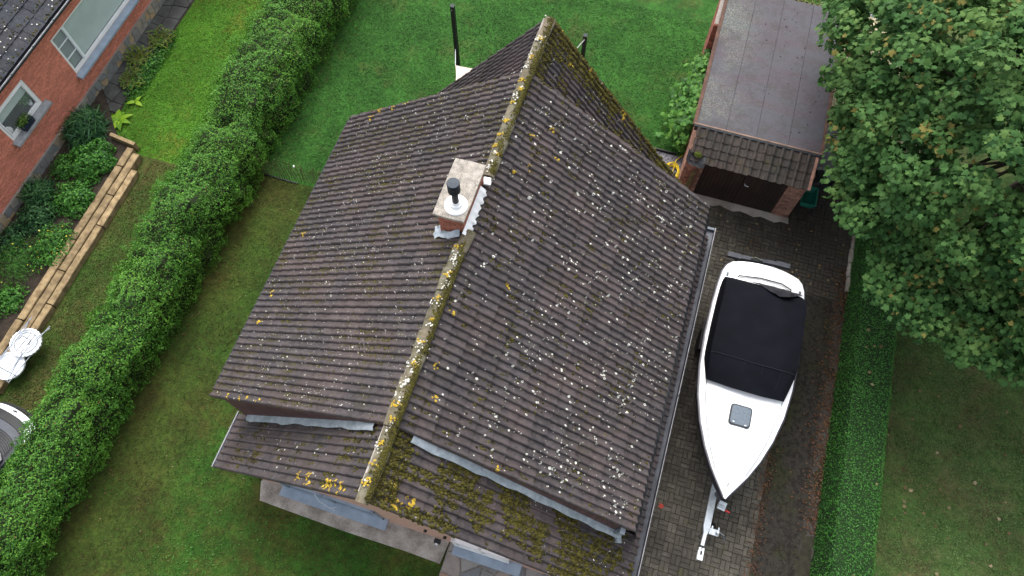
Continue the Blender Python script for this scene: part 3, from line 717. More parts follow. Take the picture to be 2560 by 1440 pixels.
out = [(X0, Y0), (X0 + .25, Y0 - .008), (X1, Y0 + .004), (X1 + .006, Y0 + .5), (X1, Y1), (X0 + .3, Y1 + .01), (X0, Y1 - .01), (X0 - .008, Y0 + .6)]
b.prism(out, CZ, CZ + .055); b.build('chimney_cap', plain('mottled_cap_concrete', (.40, .36, .31), (.17, .155, .135), 7, .95, .7, 45, fine=.5), chim)
# lead skirt: crumpled pieces of sheet and white sealant
for k, (x, y, sx, sy, rz) in enumerate(((-3.08, 5.47, .20, .12, .5), (-2.94, 5.44, .22, .10, -.1), (-2.78, 5.42, .24, .11, .25), (-3.14, 5.56, .12, .14, .2))):
    b = MB(); P = []; nn = 5
    for i in range(nn):
        for j in range(4):
            lx, ly = (i / (nn - 1) - .5) * sx, (j / 3 - .5) * sy * random.uniform(.7, 1.2); cx = x + lx * math.cos(rz) - ly * math.sin(rz); cy = y + lx * math.sin(rz) + ly * math.cos(rz)
            P.append((cx, cy, ZR + .04 - abs(cx - XR) * T_MAIN + .075 + random.gauss(0, .014) + .05 * (j / 3)))
    b.poly(P, [(i * 4 + j, i * 4 + j + 1, (i + 1) * 4 + j + 1, (i + 1) * 4 + j) for i in range(nn - 1) for j in range(3)]); b.build('lead_apron', M_LEAD, chim, smooth=True)
b = MB(); P = []; nn = 34
for i in range(nn):
    y = 5.40 + 1.02 * i / (nn - 1); r = .014 * math.sin(i * 1.3) + random.gauss(0, .006)
    P += [(CX1 + .005, y, ZR + .16), (CX1 + .05, y, ZR + .13 + r), (CX1 + .10 + r, y, ZR + .085 + .5 * r), (CX1 + .125 + 1.3 * r, y, ZR + .035)]
b.poly(P, [(4 * i + k, 4 * i + k + 1, 4 * i + k + 5, 4 * i + k + 4) for i in range(nn - 1) for k in range(3)]); b.build('sealant_strip', M_WHITE, chim, smooth=True)
MB().box((CX1 + .07, 6.58, ZR + .10), (.13, .14, .05), (.1, .35, .3)).build('sealant_patch', M_WHITE, chim)
fx, fy = -2.78, 5.70
fl = MB().lathe([(.012, .0), (.205, 0), (.205, .015), (.19, .03), (.12, .045), (.105, .09), (.078, .10), (.072, .14), (.0, .14)], (fx, fy, CZ + .055), 32).build('flue_collar', M_WHITE, chim, smooth=True)
MB().lathe([(.058, 0), (.058, .34), (.064, .34), (.064, .38), (.058, .39), (.058, .58)], (fx, fy, CZ + .13), 24).build('flue_pipe', M_BLACK, chim, smooth=True)
b = MB()
for k in range(4): b.lathe([(.06, 0), (.108, .006), (.108, .014), (.06, .034)], (fx, fy, CZ + .52 + k * .045), 24)
b.build('flue_fins', M_BLACK, chim, smooth=True)
MB().lathe([(0, 0), (.10, 0), (.108, .012), (.10, .03), (.0, .042)], (fx, fy, CZ + .73), 28).build('flue_cap', plain('dark_blue_grey_metal', (.030, .042, .058), (.022, .032, .044), 9, .5), chim, smooth=True)

# ================================================================== GARAGE
gar = thing('garage', (2.6, 14.3, 0), 'low brick garage with flat felt roof, tiled front canopy and dark double door', 'garage')
GX0, GX1, GY0, GY1, GZ = 1.16, 4.28, 11.60, 17.06, 2.30
b = MB(); b.box(((GX0 + GX1) / 2, (GY0 + .45 + GY1) / 2, GZ / 2), (GX1 - GX0 - .06, GY1 - GY0 - .50, GZ - .02)); b.box(((GX0 + GX1) / 2, GY0 + .3, 1.02), (GX1 - GX0 - .06, .36, 2.04)); gw = b.build('wall', M_MORT, gar)
bm_ = []
def brick_run(a, d, L, z0, z1, nrm, holes=(), Lb=.205, Hc=.062):
    """courses of bricks standing 4 mm proud of the mortar core"""
    out = []; a = Vector(a); d = Vector(d).normalized(); rz = math.atan2(d.y, d.x); k = 0; z = z0 + Hc / 2
    while z < z1:
        u = -(Lb / 2) * (k % 2)
        while u < L - .02:
            s0, e = max(u, 0), min(u + Lb, L)
            for h0, h1, hz0, hz1 in holes:
                if hz0 < z < hz1 and e > h0 and s0 < h1:
                    if s0 < h0: e = h0
                    elif e > h1: s0 = h1
                    else: e = s0
            if e - s0 > .03:
                p = a + d * ((s0 + e) / 2) + Vector(nrm) * random.gauss(0, .0012); out.append(Matrix.Translation((p.x, p.y, z)) @ Matrix.Rotation(rz, 4, 'Z') @ Matrix.Diagonal(((e - s0 - .010) / .195, 1, 1, 1)))
            u += Lb
        z += Hc; k += 1
    return out
DX0, DX1, DZ = 1.66, 3.82, 2.0
bm_ += brick_run((GX0, GY0 + .05, 0), (1, 0, 0), DX0 - GX0, 0, 2.04, (0, -1, 0)) + brick_run((DX1, GY0 + .05, 0), (1, 0, 0), GX1 - DX1, 0, 2.04, (0, -1, 0))
bm_ += brick_run((GX0 + .05, GY0 + .11, 0), (0, 1, 0), GY1 - GY0 - .11, 0, 2.3, (-1, 0, 0))
MB().box(((DX0 + GX0) / 2 + .02, GY0 + .12, 1.02), (DX0 - GX0 - .08, .18, 2.04)).build('pillar_core', M_MORT, gar); MB().box(((DX1 + GX1) / 2 - .02, GY0 + .12, 1.02), (GX1 - DX1 - .08, .18, 2.04)).build('pillar_core', M_MORT, gar)
pieces('brick', variants(mk_brick), M_BRICKO, bm_, gw, 300)
pier = MB().box((1.04, 16.38, 1.09), (.22, 1.34, 2.18)).build('pier', M_MORT, gar)
pieces('brick', variants(mk_brick), plain('dark_red_brick', (.30, .11, .075), (.16, .065, .05), 9, .95, .7, 70, var=.3), brick_run((.972, 15.68, 0), (0, 1, 0), 1.40, 0, 2.2, (-1, 0, 0)) + brick_run((.92, 15.72, 0), (1, 0, 0), .24, 0, 2.2, (0, -1, 0)), pier, 300)
# brick coping along the left edge of the flat roof, felt roof in four strips
rt = MB().box((2.68, 14.56, GZ + .005), (3.14, 4.94, .05)).build('flat_roof', M_FELT, gar)
xs = [1.12, 1.86, 2.62, 3.42, 4.22]
for k in range(4): MB().box(((xs[k] + xs[k + 1]) / 2, 14.56, GZ + .042 + .003 * (k % 2)), (xs[k + 1] - xs[k] - .008, 4.92, .02)).build('felt_strip', M_FLAT, rt)
MB().box((1.07, 14.56, GZ + .02), (.09, 5.0, .06)).build('roof_edge', M_RUST, rt); MB().box((4.25, 14.56, GZ + .025), (.07, 5.0, .10)).build('roof_edge', M_RUST, rt)
MB().box((2.66, 12.07, GZ + .07), (3.2, .035, .03)).build('roof_edge', plain('copper_brown_trim', (.24, .145, .10), (.15, .09, .06), 5, .6), rt)
MB().box((2.66, 12.02, GZ + .06), (3.2, .06, .05), (R(12), 0, 0)).build('roof_edge', M_FELT, rt)
MB().box((2.66, 12.05, GZ - .03), (3.14, .10, .15)).build('roof_edge', M_FELT, rt)
# pantiles of the front canopy
gtw = .213; gl = .25
def mk_pan(b):
    us = [0, .08, .2, .32, .44, .58, .72, .86, .98]; f = lambda u: .055 * (.5 + .5 * math.cos((u - .22) / .30 * math.pi)) if abs(u - .22) < .30 else -.006 * math.sin((u - .52) / .48 * math.pi)
    n = len(us); top = [(u * gtw, 0, f(u)) for u in us]; bot = [(u * gtw, -gl, f(u) + .016) for u in us]; low = [(u * gtw, -gl + .004, f(u) - .022) for u in us]
    b.poly(top + bot + low, [(i, i + 1, n + i + 1, n + i) for i in range(n - 1)] + [(n + i, n + i + 1, 2 * n + i + 1, 2 * n + i) for i in range(n - 1)])
gm = []
for k in range(4):
    for i in range(14):
        x = 1.16 + i * gtw; yy = 11.99 - k * .200; z = GZ + .035 - k * .076
        if k == 3 and i < 2: continue
        gm.append(Matrix.Translation((x, yy + random.gauss(0, .006), z + .01 + random.gauss(0, .003))) @ Euler((R(19.5), 0, random.gauss(0, .015))).to_matrix().to_4x4())
can = MB().slab([(1.2, 11.97, GZ - .02), (4.12, 11.97, GZ - .02), (4.12, 11.20, GZ - .285), (1.2, 11.20, GZ - .285)], (0, 0, -.03)).build('canopy_board', M_DOOR, gar)
pieces('pantile', variants(mk_pan), M_GTILE, gm, can, 60)
MB().bar((4.17, 11.98, GZ + .02), (4.17, 11.17, GZ - .26), .07, .06).build('verge_tile', M_BRICKO, gar)
# torn felt flap with a moss cushion where the corner tiles are missing
b = MB(); P = []
for i in range(6):
    for j in range(4): P.append((1.10 + i * .095, 11.42 - j * .09 - .02 * i * (j > 1), GZ - .20 - j * .05 + random.gauss(0, .02) + (.06 if i in (0, 5) else 0)))
b.poly(P, [(i * 4 + j, i * 4 + j + 1, (i + 1) * 4 + j + 1, (i + 1) * 4 + j) for i in range(5) for j in range(3)]); b.build('torn_felt', M_FELT, gar)
n = 260; a = RNG.uniform(0, 6.28, n); rr = .10 * np.sqrt(RNG.random(n)); cloud('moss_cushion', np.c_[1.36 + rr * np.cos(a), 11.34 + rr * np.sin(a), GZ - .17 + .05 * (1 - (rr / .1) ** 2)], np.tile((0, 0, 1.), (n, 1)), .035, leafmat('bright_moss', (.05, .07, .01), (.09, .12, .012), (.15, .19, .02)), gar, kind='stuff')
# double door of vertical boards
for s in (0, 1):
    x0 = DX0 + s * (DX1 - DX0) / 2 + .01; wd = (DX1 - DX0) / 2 - .02
    dr = MB().box((x0 + wd / 2, GY0 + .06, DZ / 2), (wd, .04, DZ)).build('door', M_DOOR, gar)
    nb = 11
    for k in range(nb): MB().rnd(random.random()).box((x0 + (k + .5) * wd / nb, GY0 + .034, DZ / 2), (wd / nb - .008, .018, DZ - .03)).build('board', M_DOOR, dr)
    if s == 1: MB().tube([(x0 + .07, GY0 + .02, 1.05), (x0 + .07, GY0 - .04, 1.05), (x0 + .17, GY0 - .045, 1.04)], .012, 6).build('handle', M_WHITEP, dr)
b = MB(); P = [(DX0 - .5, 11.62), (4.32, 11.62)] + [(4.34 - i * .19, 11.40 + .05 * math.sin(i * 2.1) + random.gauss(0, .012)) for i in range(16)]
tag(b.prism(P, 0, .045).build('threshold', M_CONC), 'rough concrete threshold along the foot of the garage door', 'threshold')
o = thing('plank', (1.42, 11.5, 0), 'narrow weathered plank leaning on the left garage pillar', 'plank')
MB().bar((1.33, 11.30, .02), (1.46, 11.52, 1.15), .10, .03, up=(0, -1, .2)).build('board', M_WOODD, o)
MB().bar((1.46, 11.28, .02), (1.53, 11.52, 1.25), .06, .03, up=(0, -1, .2)).build('rusty_strip', M_RUST, o)
# loose bits on the flat roof
b = MB()
for k in range(44):
    x, y = random.uniform(2.7, 4.15) if k < 36 else random.uniform(1.3, 3), random.uniform(12.4, 17); r = random.uniform(.010, .028); nn = 5
    b.poly([(x + r * math.cos(6.28 * i / nn) * random.uniform(.6, 1.3), y + r * math.sin(6.28 * i / nn), GZ + .057) for i in range(nn)] + [(x, y, GZ + .075)], [(i, (i + 1) % nn, nn) for i in range(nn)])
tag(b.build('moss_crumbs', M_FELT), 'dark crumbs of moss scattered on the flat garage roof', 'moss crumbs', kind='stuff')

# ---- things beside and behind the garage
# corrugated lean-to
cr = thing('lean_to_roof', (5.6, 15.3, 0), 'pale yellow corrugated sheet roof beside the garage under the maple', 'lean-to')
for k in range(3):
    b = MB(); nn = 40; x0 = 4.34 + k * 1.0; P = []
    for i in range(nn + 1):
        x = x0 + 1.04 * i / nn; z = 2.12 + .025 * math.sin(i * 2 * math.pi / 5) - k * .06 - (x - x0) * .06 + (.012 if k % 2 else 0)
        P += [(x, 13.2, z), (x, 17.3, z + .05)]
    b.poly(P, [(2 * i, 2 * i + 2, 2 * i + 3, 2 * i + 1) for i in range(nn)]); b.build('corrugated_sheet', M_CORR, cr, smooth=True)
for x, y in ((7.2, 13.3), (7.2, 17.1), (4.45, 17.1)): MB().box((x, y, 1.0), (.09, .09, 2.0)).build('post', M_WOODD, cr)
# trellis with a climber at the back of the garage
tr = thing('trellis', (3.6, 17.5, 0), 'wooden slat trellis with creeper behind the garage', 'trellis')
for k in range(14): MB().box((2.4 + k * .15, 17.5, 1.0), (.05, .03, 2.0)).build('slat', M_WOODD, tr)
for z in (.3, 1.1, 1.9): MB().box((3.4, 17.53, z), (2.2, .03, .06)).build('rail', M_WOODD, tr)
n = 1500; cloud('creeper', np.c_[RNG.uniform(2.4, 4.4, n), RNG.uniform(17.55, 18.2, n), RNG.uniform(.3, 1.95, n)], np.tile((0, -.4, 1.), (n, 1)), RNG.uniform(.06, .11, n), leafmat('creeper_leaf', (.03, .05, .008), (.08, .11, .015), (.20, .20, .04)), tr, kind='stuff')
pn = thing('white_panel', (4.8, 18.3, 0), 'white sheet roof edge behind the garage at the top', 'canopy')
MB().box((4.9, 18.1, 2.18), (1.9, .8, .05)).build('panel', M_WHITEP, pn)
for x in (3.95, 5.65): MB().box((x, 18.6, 1.07), (.07, .07, 2.14)).build('post', M_WHITEP, pn)
# green garden cart on black legs beside the garage
gc = thing('garden_cart', (4.62, 12.1, 0), 'green plastic tub on black legs beside the right garage pillar', 'cart')
b = MB(); x0, y0 = 4.60, 12.05
b.poly([(x0 - .14, y0 - .22, .42), (x0 + .14, y0 - .22, .42), (x0 + .14, y0 + .22, .42), (x0 - .14, y0 + .22, .42), (x0 - .21, y0 - .30, .68), (x0 + .21, y0 - .30, .68), (x0 + .21, y0 + .30, .68), (x0 - .21, y0 + .30, .68), (x0 - .18, y0 - .27, .68), (x0 + .18, y0 - .27, .68), (x0 + .18, y0 + .27, .68), (x0 - .18, y0 + .27, .68), (x0 - .12, y0 - .20, .50), (x0 + .12, y0 - .20, .50), (x0 + .12, y0 + .2, .50), (x0 - .12, y0 + .2, .50)],
       [(0, 1, 2, 3), (0, 1, 5, 4), (1, 2, 6, 5), (2, 3, 7, 6), (3, 0, 4, 7), (4, 5, 9, 8), (5, 6, 10, 9), (6, 7, 11, 10), (7, 4, 8, 11), (8, 9, 13, 12), (9, 10, 14, 13), (10, 11, 15, 14), (11, 8, 12, 15), (12, 13, 14, 15)])
b.build('tub', M_GREENP, gc)
for s in (-1, 1): MB().tube([(x0 + s * .17, y0 - .26, .5), (x0 + s * .12, y0 - .36, .2), (x0 + s * .02, y0 - .45, .03)], .014, 6).build('leg', M_BLACK, gc)
MB().tube([(x0 - .1, y0 + .2, .45), (x0 - .1, y0 + .3, .03)], .014, 6).tube([(x0 + .1, y0 + .2, .45), (x0 + .1, y0 + .3, .03)], .014, 6).build('rear_leg', M_BLACK, gc)
bs = MB(); P = []; nn = 12
for i in range(7):
    for k in range(nn):
        r = .42 * math.sin(math.pi * (i + .6) / 7.2) * random.uniform(.85, 1.1); P.append((4.85 + r * math.cos(6.283 * k / nn), 12.95 + r * math.sin(6.283 * k / nn), .02 + .55 * (i / 6) ** .8))
bs.poly(P, [(i * nn + k, i * nn + (k + 1) % nn, (i + 1) * nn + (k + 1) % nn, (i + 1) * nn + k) for i in range(6) for k in range(nn)] + [tuple(6 * nn + k for k in range(nn))])
tag(bs.build('black_bag', M_BLACK), 'crumpled black sack heaped beside the garage under the maple', 'sack')
sheet('gravel_path', 4.35, 13.2, 6.1, 20, .012, M_GRAV)
# yellow hose coil on the gravel
b = MB(); P = []
for i in range(150):
    a = i * 2 * math.pi / 22; r = .20 + .035 * math.sin(i * .61) + random.gauss(0, .006); P.append((.93 + r * math.cos(a), 12.1 + r * 1.25 * math.sin(a), .045 + .10 * (i / 150) + .015 * math.sin(i * .37)))
P += [(.98, 12.5, .10), (1.06, 12.66, .06), (1.12, 12.75, .04)]
tag(b.tube(P, .014, 6).build('hose', M_YELLOW, smooth=True), 'coiled bright yellow garden hose lying beside the garage corner', 'hose')

# ================================================================== SHADE SAIL
for (x, y, zt, lab) in ((-5.71, 13.08, 3.3, 'tall black steel post on the back lawn holding the cream sail'), (-2.22, 13.42, 3.02, 'shorter black post on the back lawn close to the roof peak')):
    p = thing('sail_post', (x, y, 0), lab, 'post', 'posts of the shade sail')
    MB().box((x, y, zt / 2), (.10, .10, zt)).build('post', M_BLACK, p)
    MB().box((x, y, zt + .006), (.112, .112, .016)).build('cap', plain('dark_green_cap', (.02, .035, .03), None, 5, .6), p); MB().box((x - .01, y - .056, zt - .10), (.03, .015, .03)).build('eye_bolt', M_CHROME, p)
    MB().box((x, y, .01), (.22, .22, .02)).build('base_plate', M_BLACK, p)
sl = thing('shade_sail', (-4.3, 11.6, 0), 'cream cloth shade sail showing one corner behind the house', 'shade sail')
A, B, C, D = Vector((-5.56, 12.55, 1.72)), Vector((-2.75, 12.9, 2.15)), Vector((-1.6, 10.65, 2.3)), Vector((-5.75, 10.6, 2.15))
b = MB(); nn = 14; P = []
for i in range(nn + 1):
    for j in range(nn + 1):
        u, v = i / nn, j / nn; p = (A * (1 - u) + B * u) * (1 - v) + (D * (1 - u) + C * u) * v
        cx = (A + B + C + D) / 4; cu = 4 * u * (1 - u); cv = 4 * v * (1 - v)
        pull = .26 * max(cu * (1 - cv) , cv * (1 - cu)); p = p + (cx - p) * pull * .8; p.z -= .10 * cu * cv; P.append(p)
b.poly(P, [(i * (nn + 1) + j, i * (nn + 1) + j + 1, (i + 1) * (nn + 1) + j + 1, (i + 1) * (nn + 1) + j) for i in range(nn) for j in range(nn)])
b.build('cloth', M_SAIL, sl, smooth=True)
MB().tube([A, (-5.72, 13.02, 1.80)], .010, 5).build('rope', M_WHITEP, sl); MB().tube([B, (-2.22, 13.36, 2.92)], .010, 5).build('rope', M_WHITEP, sl)

# ================================================================== BOAT ON TRAILER
BX = 3.60
boat = thing('boat', (BX, 6.1, .5), 'white cabin motorboat with dark hull and black canvas cover, on a trailer', 'boat')
st = [(3.32, .012, 1.74, 1.45), (3.42, .075, 1.735, 1.3), (3.62, .21, 1.725, 1.1), (3.9, .39, 1.71, .9), (4.3, .595, 1.69, .74), (4.8, .79, 1.67, .62), (5.4, .95, 1.65, .54), (6.1, 1.045, 1.63, .5), (6.9, 1.075, 1.61, .48), (7.7, 1.06, 1.60, .48), (8.3, 1.02, 1.59, .48), (8.62, .98, 1.585, .48), (8.80, .91, 1.58, .49), (8.91, .80, 1.58, .49), (8.95, .66, 1.58, .49)]
def stern(hb): return .05 * (1 - (hb / .66) ** 2)
b = MB(); P = []
for y, hb, zs, zk in st:
    for f, zf in ((1, 1), (.97, .72), (.86, .42), (.70, .22), (0, 0)): P.append((BX - hb * f, y, zk + (zs - zk) * zf))
    for f, zf in ((.70, .22), (.86, .42), (.97, .72), (1, 1)): P.append((BX + hb * f, y, zk + (zs - zk) * zf))
n9 = 9
b.poly(P, [(i * n9 + k, i * n9 + k + 1, (i + 1) * n9 + k + 1, (i + 1) * n9 + k) for i in range(len(st) - 1) for k in range(n9 - 1)] + [tuple((len(st) - 1) * n9 + k for k in range(n9))])
b.build('hull', M_HULL, boat, smooth=True)
# white deck: rounded gunwale, side deck, raised cabin top
b = MB(); P = []; prof = ((1.0, .0), (.985, .05), (.94, .065), (.86, .072), (.82, .115), (.60, .185), (.30, .225), (0, .24), (-.30, .225), (-.60, .185), (-.82, .115), (-.86, .072), (-.94, .065), (-.985, .05), (-1.0, .0))
for y, hb, zs, zk in st:
    e = min(1, max(0, (y - 3.35) / .9)); ee = 1 if y < 6 else max(0, 1 - (y - 6) / 1.2)
    for f, dz in prof:
        d = dz if dz <= .072 else .072 + (dz - .072) * e * (.35 + .65 * ee) if abs(f) > 0 or 1 else dz
        P.append((BX + hb * f, y + (stern(hb * abs(f)) if y == st[-1][0] else 0), zs + d * (.6 + .4 * e)))
m = len(prof)
b.poly(P, [(i * m + k, i * m + k + 1, (i + 1) * m + k + 1, (i + 1) * m + k) for i in range(len(st) - 1) for k in range(m - 1)])
b.poly([P[(len(st) - 1) * m + k] for k in range(m)] + [(P[(len(st) - 1) * m + k][0], P[(len(st) - 1) * m + k][1] - .02, .95) for k in range(m)], [(k, k + 1, m + k + 1, m + k) for k in range(m - 1)])
deck = b.build('deck', M_GEL, boat, smooth=True)
for s in (-1, 1):                        # rubbing strake and the moulded deck line
    MB().tube([(BX + s * (hb + .012), y, zs - .01) for y, hb, zs, zk in st], .022, 6).build('rubbing_strake', M_HULL, boat, smooth=True)
    MB().tube([(BX + s * hb * .845, y, zs + .083 * (.6 + .4 * min(1, max(0, (y - 3.35) / .9)))) for y, hb, zs, zk in st[3:8]], .009, 5).build('deck_line', M_GALVD, deck)
def rounded(cx, cy, w_, h_, r, n=5):
    return [(cx + sx * (w_ / 2 - r) + r * math.cos(a), cy + sy * (h_ / 2 - r) + r * math.sin(a)) for sx, sy, a0 in ((1, 1, 0), (-1, 1, 90), (-1, -1, 180), (1, -1, 270)) for a in [R(a0 + 90 * i / n) for i in range(n + 1)]]
hz = 1.665 + .24 - .012
ha = MB().prism(rounded(BX - .03, 5.10, .46, .47, .07), hz, hz + .045).build('hatch', M_BLACK, deck); MB().prism(rounded(BX - .03, 5.10, .41, .42, .06), hz + .045, hz + .055).build('hatch_glass', M_HATCH, ha)
for x, y in ((BX - .16, 4.93), (BX + .10, 4.91)): MB().box((x, y, hz + .062), (.035, .02, .016)).build('hatch_catch', M_WHITEP, ha)
# stern: swim deck, rail, cleats
MB().prism(rounded(BX, 8.78, 1.30, .30, .08), 1.66, 1.685).build('swim_deck', M_GEL, boat)
MB().tube([(BX - .62, 8.50, 1.66), (BX - .60, 8.52, 1.74), (BX - .1, 8.60, 1.75), (BX + .4, 8.60, 1.75), (BX + .63, 8.52, 1.74), (BX + .65, 8.5, 1.66)], .016, 6).build('stern_rail', M_BLACK, boat, smooth=True)
for x in (BX - .86, BX + .86):
    MB().box((x, 8.52, 1.675), (.05, .09, .03)).build('cleat', M_GALVD, boat)
MB().box((BX, 3.62, 1.815), (.02, .08, .02)).build('bow_cleat', M_GALVD, boat)
# canvas cover over the cockpit
b = MB(); P = []; cs = [(5.62, .86, .02, 0), (5.78, .90, .10, 1), (6.25, .97, .50, 2), (6.45, .985, .56, 2), (7.1, .985, .60, 2), (7.8, .97, .60, 2), (8.1, .955, .52, 2), (8.30, .93, .26, 2), (8.40, .90, .06, 2)]
cp_ = ((1.0, 0), (1.0, .55), (.955, .86), (.80, .965), (.4, 1.0), (0, 1.01))
for i, (y, hb, hh, q) in enumerate(cs):
    zb = 1.70 if q == 2 else 1.76 + (.06 if q == 0 else .05)
    row = []
    for s in (1, -1):
        ff = cp_ if s == 1 else cp_[-2::-1]
        for f, z in ff:
            yy = y + (.10 * (f * f) if q < 2 else .0) - (.16 if q < 2 else 0) * 0; xx = BX - .02 + s * hb * f
            crown = (.17 * (1 - f * f) if q < 2 else 0)
            sag = -.09 * math.exp(-((f * s + -.35) / .25) ** 2) if i in (6, 7) else 0
            row.append((xx, yy + random.gauss(0, .004), zb + crown + hh * z + sag + random.gauss(0, .006)))
    P += row
m = len(P) // len(cs)
b.poly(P, [(i * m + k, i * m + k + 1, (i + 1) * m + k + 1, (i + 1) * m + k) for i in range(len(cs) - 1) for k in range(m - 1)])
cov = b.build('canvas_cover', M_CANV, boat, smooth=True)
# loose fold rucked up at the stern opening
b = MB(); P = []
def cov_z(y): return 1.72 + float(np.interp(y, [7.8, 8.1, 8.3, 8.4], [.60, .52, .26, .06]))
for i in range(13):
    u = i / 12; w_ = math.sin(math.pi * u)
    for j in range(6):
        v = j / 5; yy = 8.40 - .05 * u - v * .40 * w_; P.append((BX - .38 + u * 1.28, yy, cov_z(yy) + .02 + w_ * (.10 * math.sin(v * 3.1) + .03 * math.sin(i * 2.3 + j * 1.9))))
b.poly(P, [(i * 6 + j, i * 6 + j + 1, (i + 1) * 6 + j + 1, (i + 1) * 6 + j) for i in range(12) for j in range(5)]); b.build('loose_flap', plain('faded_black_canvas', (.030, .028, .034), (.016, .016, .02), 3, .9), cov, smooth=True)
sm = MB().tube([(BX - .02 + f * .98 * 1.0, 6.25 + .02 * abs(f), 1.70 + .50 * (1.01 - .05 * f * f - .45 * max(0, abs(f) - .88) * 4) + .012) for f in np.linspace(-.95, .95, 17)], .008, 5).build('cover_seam', plain('grey_seam_tape', (.012, .013, .018), None, 9, .8), cov)
for f in (-.62, -.2, .22, .64): MB().tube([(BX - .02 + f * .9, 5.70 + .1 * f * f, 1.84 + .15 * (1 - f * f)), (BX - .02 + f * .97, 6.24, 2.208)], .004, 4).build('panel_seam', plain('grey_seam_tape', (.010, .011, .015), None, 9, .8), cov)
for k in range(9):
    f = -.9 + 1.8 * k / 8; MB().lathe([(.012, 0), (.012, .012), (0, .016)], (BX - .02 + f * .85, 5.64 + .10 * f * f, 1.80 + .19 * (1 - f * f)), 8).build('snap', M_WHITE, cov)

trl = thing('boat_trailer', (BX, 5.5, 0), 'galvanised boat trailer with drawbar, jockey wheel and rear light bar under the boat', 'trailer')
MB().bar((3.62, 2.86, .50), (3.66, 5.6, .50), .15, .10).build('drawbar', M_GALV, trl)
MB().poly([(3.55, 2.86, .45), (3.70, 2.86, .45), (3.70, 2.86, .55), (3.55, 2.86, .55), (3.58, 2.72, .46), (3.66, 2.72, .46), (3.66, 2.72, .54), (3.58, 2.72, .54)], [(0, 1, 5, 4), (1, 2, 6, 5), (2, 3, 7, 6), (3, 0, 4, 7), (4, 5, 6, 7)]).bar((3.615, 2.72, .50), (3.60, 2.42, .50), .075, .075).build('drawbar_nose', M_GALV, trl)
cpl = MB().box((3.595, 2.25, .52), (.12, .20, .09)).box((3.565, 2.36, .53), (.045, .10, .08)).box((3.63, 2.36, .53), (.045, .10, .08)).build('coupling', M_WHITEP, trl); MB().box((3.597, 2.30, .572), (.035, .08, .03)).build('coupling_latch', M_BLACK, cpl)
MB().tube([(3.60, 2.46, .5), (3.60, 2.38, .5)], .055, 10).build('rubber_boot', M_BLACK, trl)
jw = MB().tube([(3.83, 2.80, .75), (3.83, 2.80, .25)], .028, 10).build('jockey_post', M_GALV, trl)
MB().lathe([(.03, -.04), (.10, -.04), (.11, 0), (.10, .04), (.03, .04)], (3.85, 2.97, .115), 18, Matrix.Rotation(R(90), 3, 'Y')).build('jockey_wheel', M_TYRE, trl, smooth=True)
MB().box((3.78, 2.80, .56), (.20, .13, .09)).box((3.72, 2.84, .62), (.03, .16, .03)).box((3.86, 2.84, .62), (.03, .16, .03)).build('clamp', M_GALV, trl); MB().tube([(3.85, 2.80, .78), (3.95, 2.76, .80), (4.0, 2.66, .72)], .012, 6).build('clamp_handle', M_GALVD, trl)
wp = MB().bar((3.70, 3.65, .5), (3.70, 3.42, 1.05), .08, .08, up=(0, 1, 0)).build('winch_post', M_GALVD, trl)
MB().box((3.74, 3.32, 1.02), (.16, .18, .12), (.2, 0, -.15)).tube([(3.67, 3.30, 1.08), (3.81, 3.28, 1.08)], .035, 8).build('winch', M_GALV, wp); MB().tube([(3.82, 3.24, 1.05), (3.92, 3.22, 1.05)], .018, 6).build('winch_handle', M_RED, wp)
MB().tube([(3.54, 2.72, .60), (3.50, 2.64, .50), (3.56, 2.60, .42)], .012, 6).build('cable', M_BLACK, trl)
for s in (-1, 1):
    MB().bar((BX + s * .08, 4.9, .48), (BX + s * .78, 6.0, .42), .08, .10).bar((BX + s * .78, 6.0, .42), (BX + s * .78, 9.2, .42), .08, .10).build('frame_rail', M_GALV, trl)
    wh = MB().lathe([(.17, -.08), (.29, -.085), (.31, -.05), (.31, .05), (.29, .085), (.17, .08)], (BX + s * .90, 7.25, .31), 26, Matrix.Rotation(R(90), 3, 'Y')).build('wheel', M_TYRE, trl, smooth=True)
    MB().lathe([(.03, -.05), (.17, -.06), (.17, .06), (.03, .05)], (BX + s * .90, 7.25, .31), 20, Matrix.Rotation(R(90), 3, 'Y')).build('rim', M_GALV, wh)
    MB().box((BX + s * .90, 7.25, .66), (.20, .76, .03)).build('mudguard', M_BLACK, trl)
MB().bar((BX - .95, 7.25, .33), (BX + .95, 7.25, .33), .07, .07).build('axle', M_GALV, trl); MB().bar((BX - .78, 9.15, .42), (BX + .78, 9.15, .42), .08, .08).build('cross_member', M_GALVD, trl)
lb = MB().box((2.98, 9.62, .70), (.34, .13, .10)).box((4.22, 9.72, .70), (.34, .13, .10)).bar((2.9, 9.61, .70), (4.3, 9.73, .70), .10, .09).build('light_bar', M_GUT, trl)
for x in (3.05, 4.15): MB().bar((x, 9.15, .45), (x, 9.62, .68), .05, .05).build('light_bar_arm', M_BLACK, trl)
b = MB(); P = [(3.45 + .075 * math.cos(a * .9) + .004 * a, 9.66 + .02 * math.sin(a * 1.7), .74 + .07 * math.sin(a * .9)) for a in range(48)]; b.tube(P, .014, 5).build('rope_coil', plain('old_rope', (.16, .17, .13), (.09, .10, .08), 20, .95), lb)

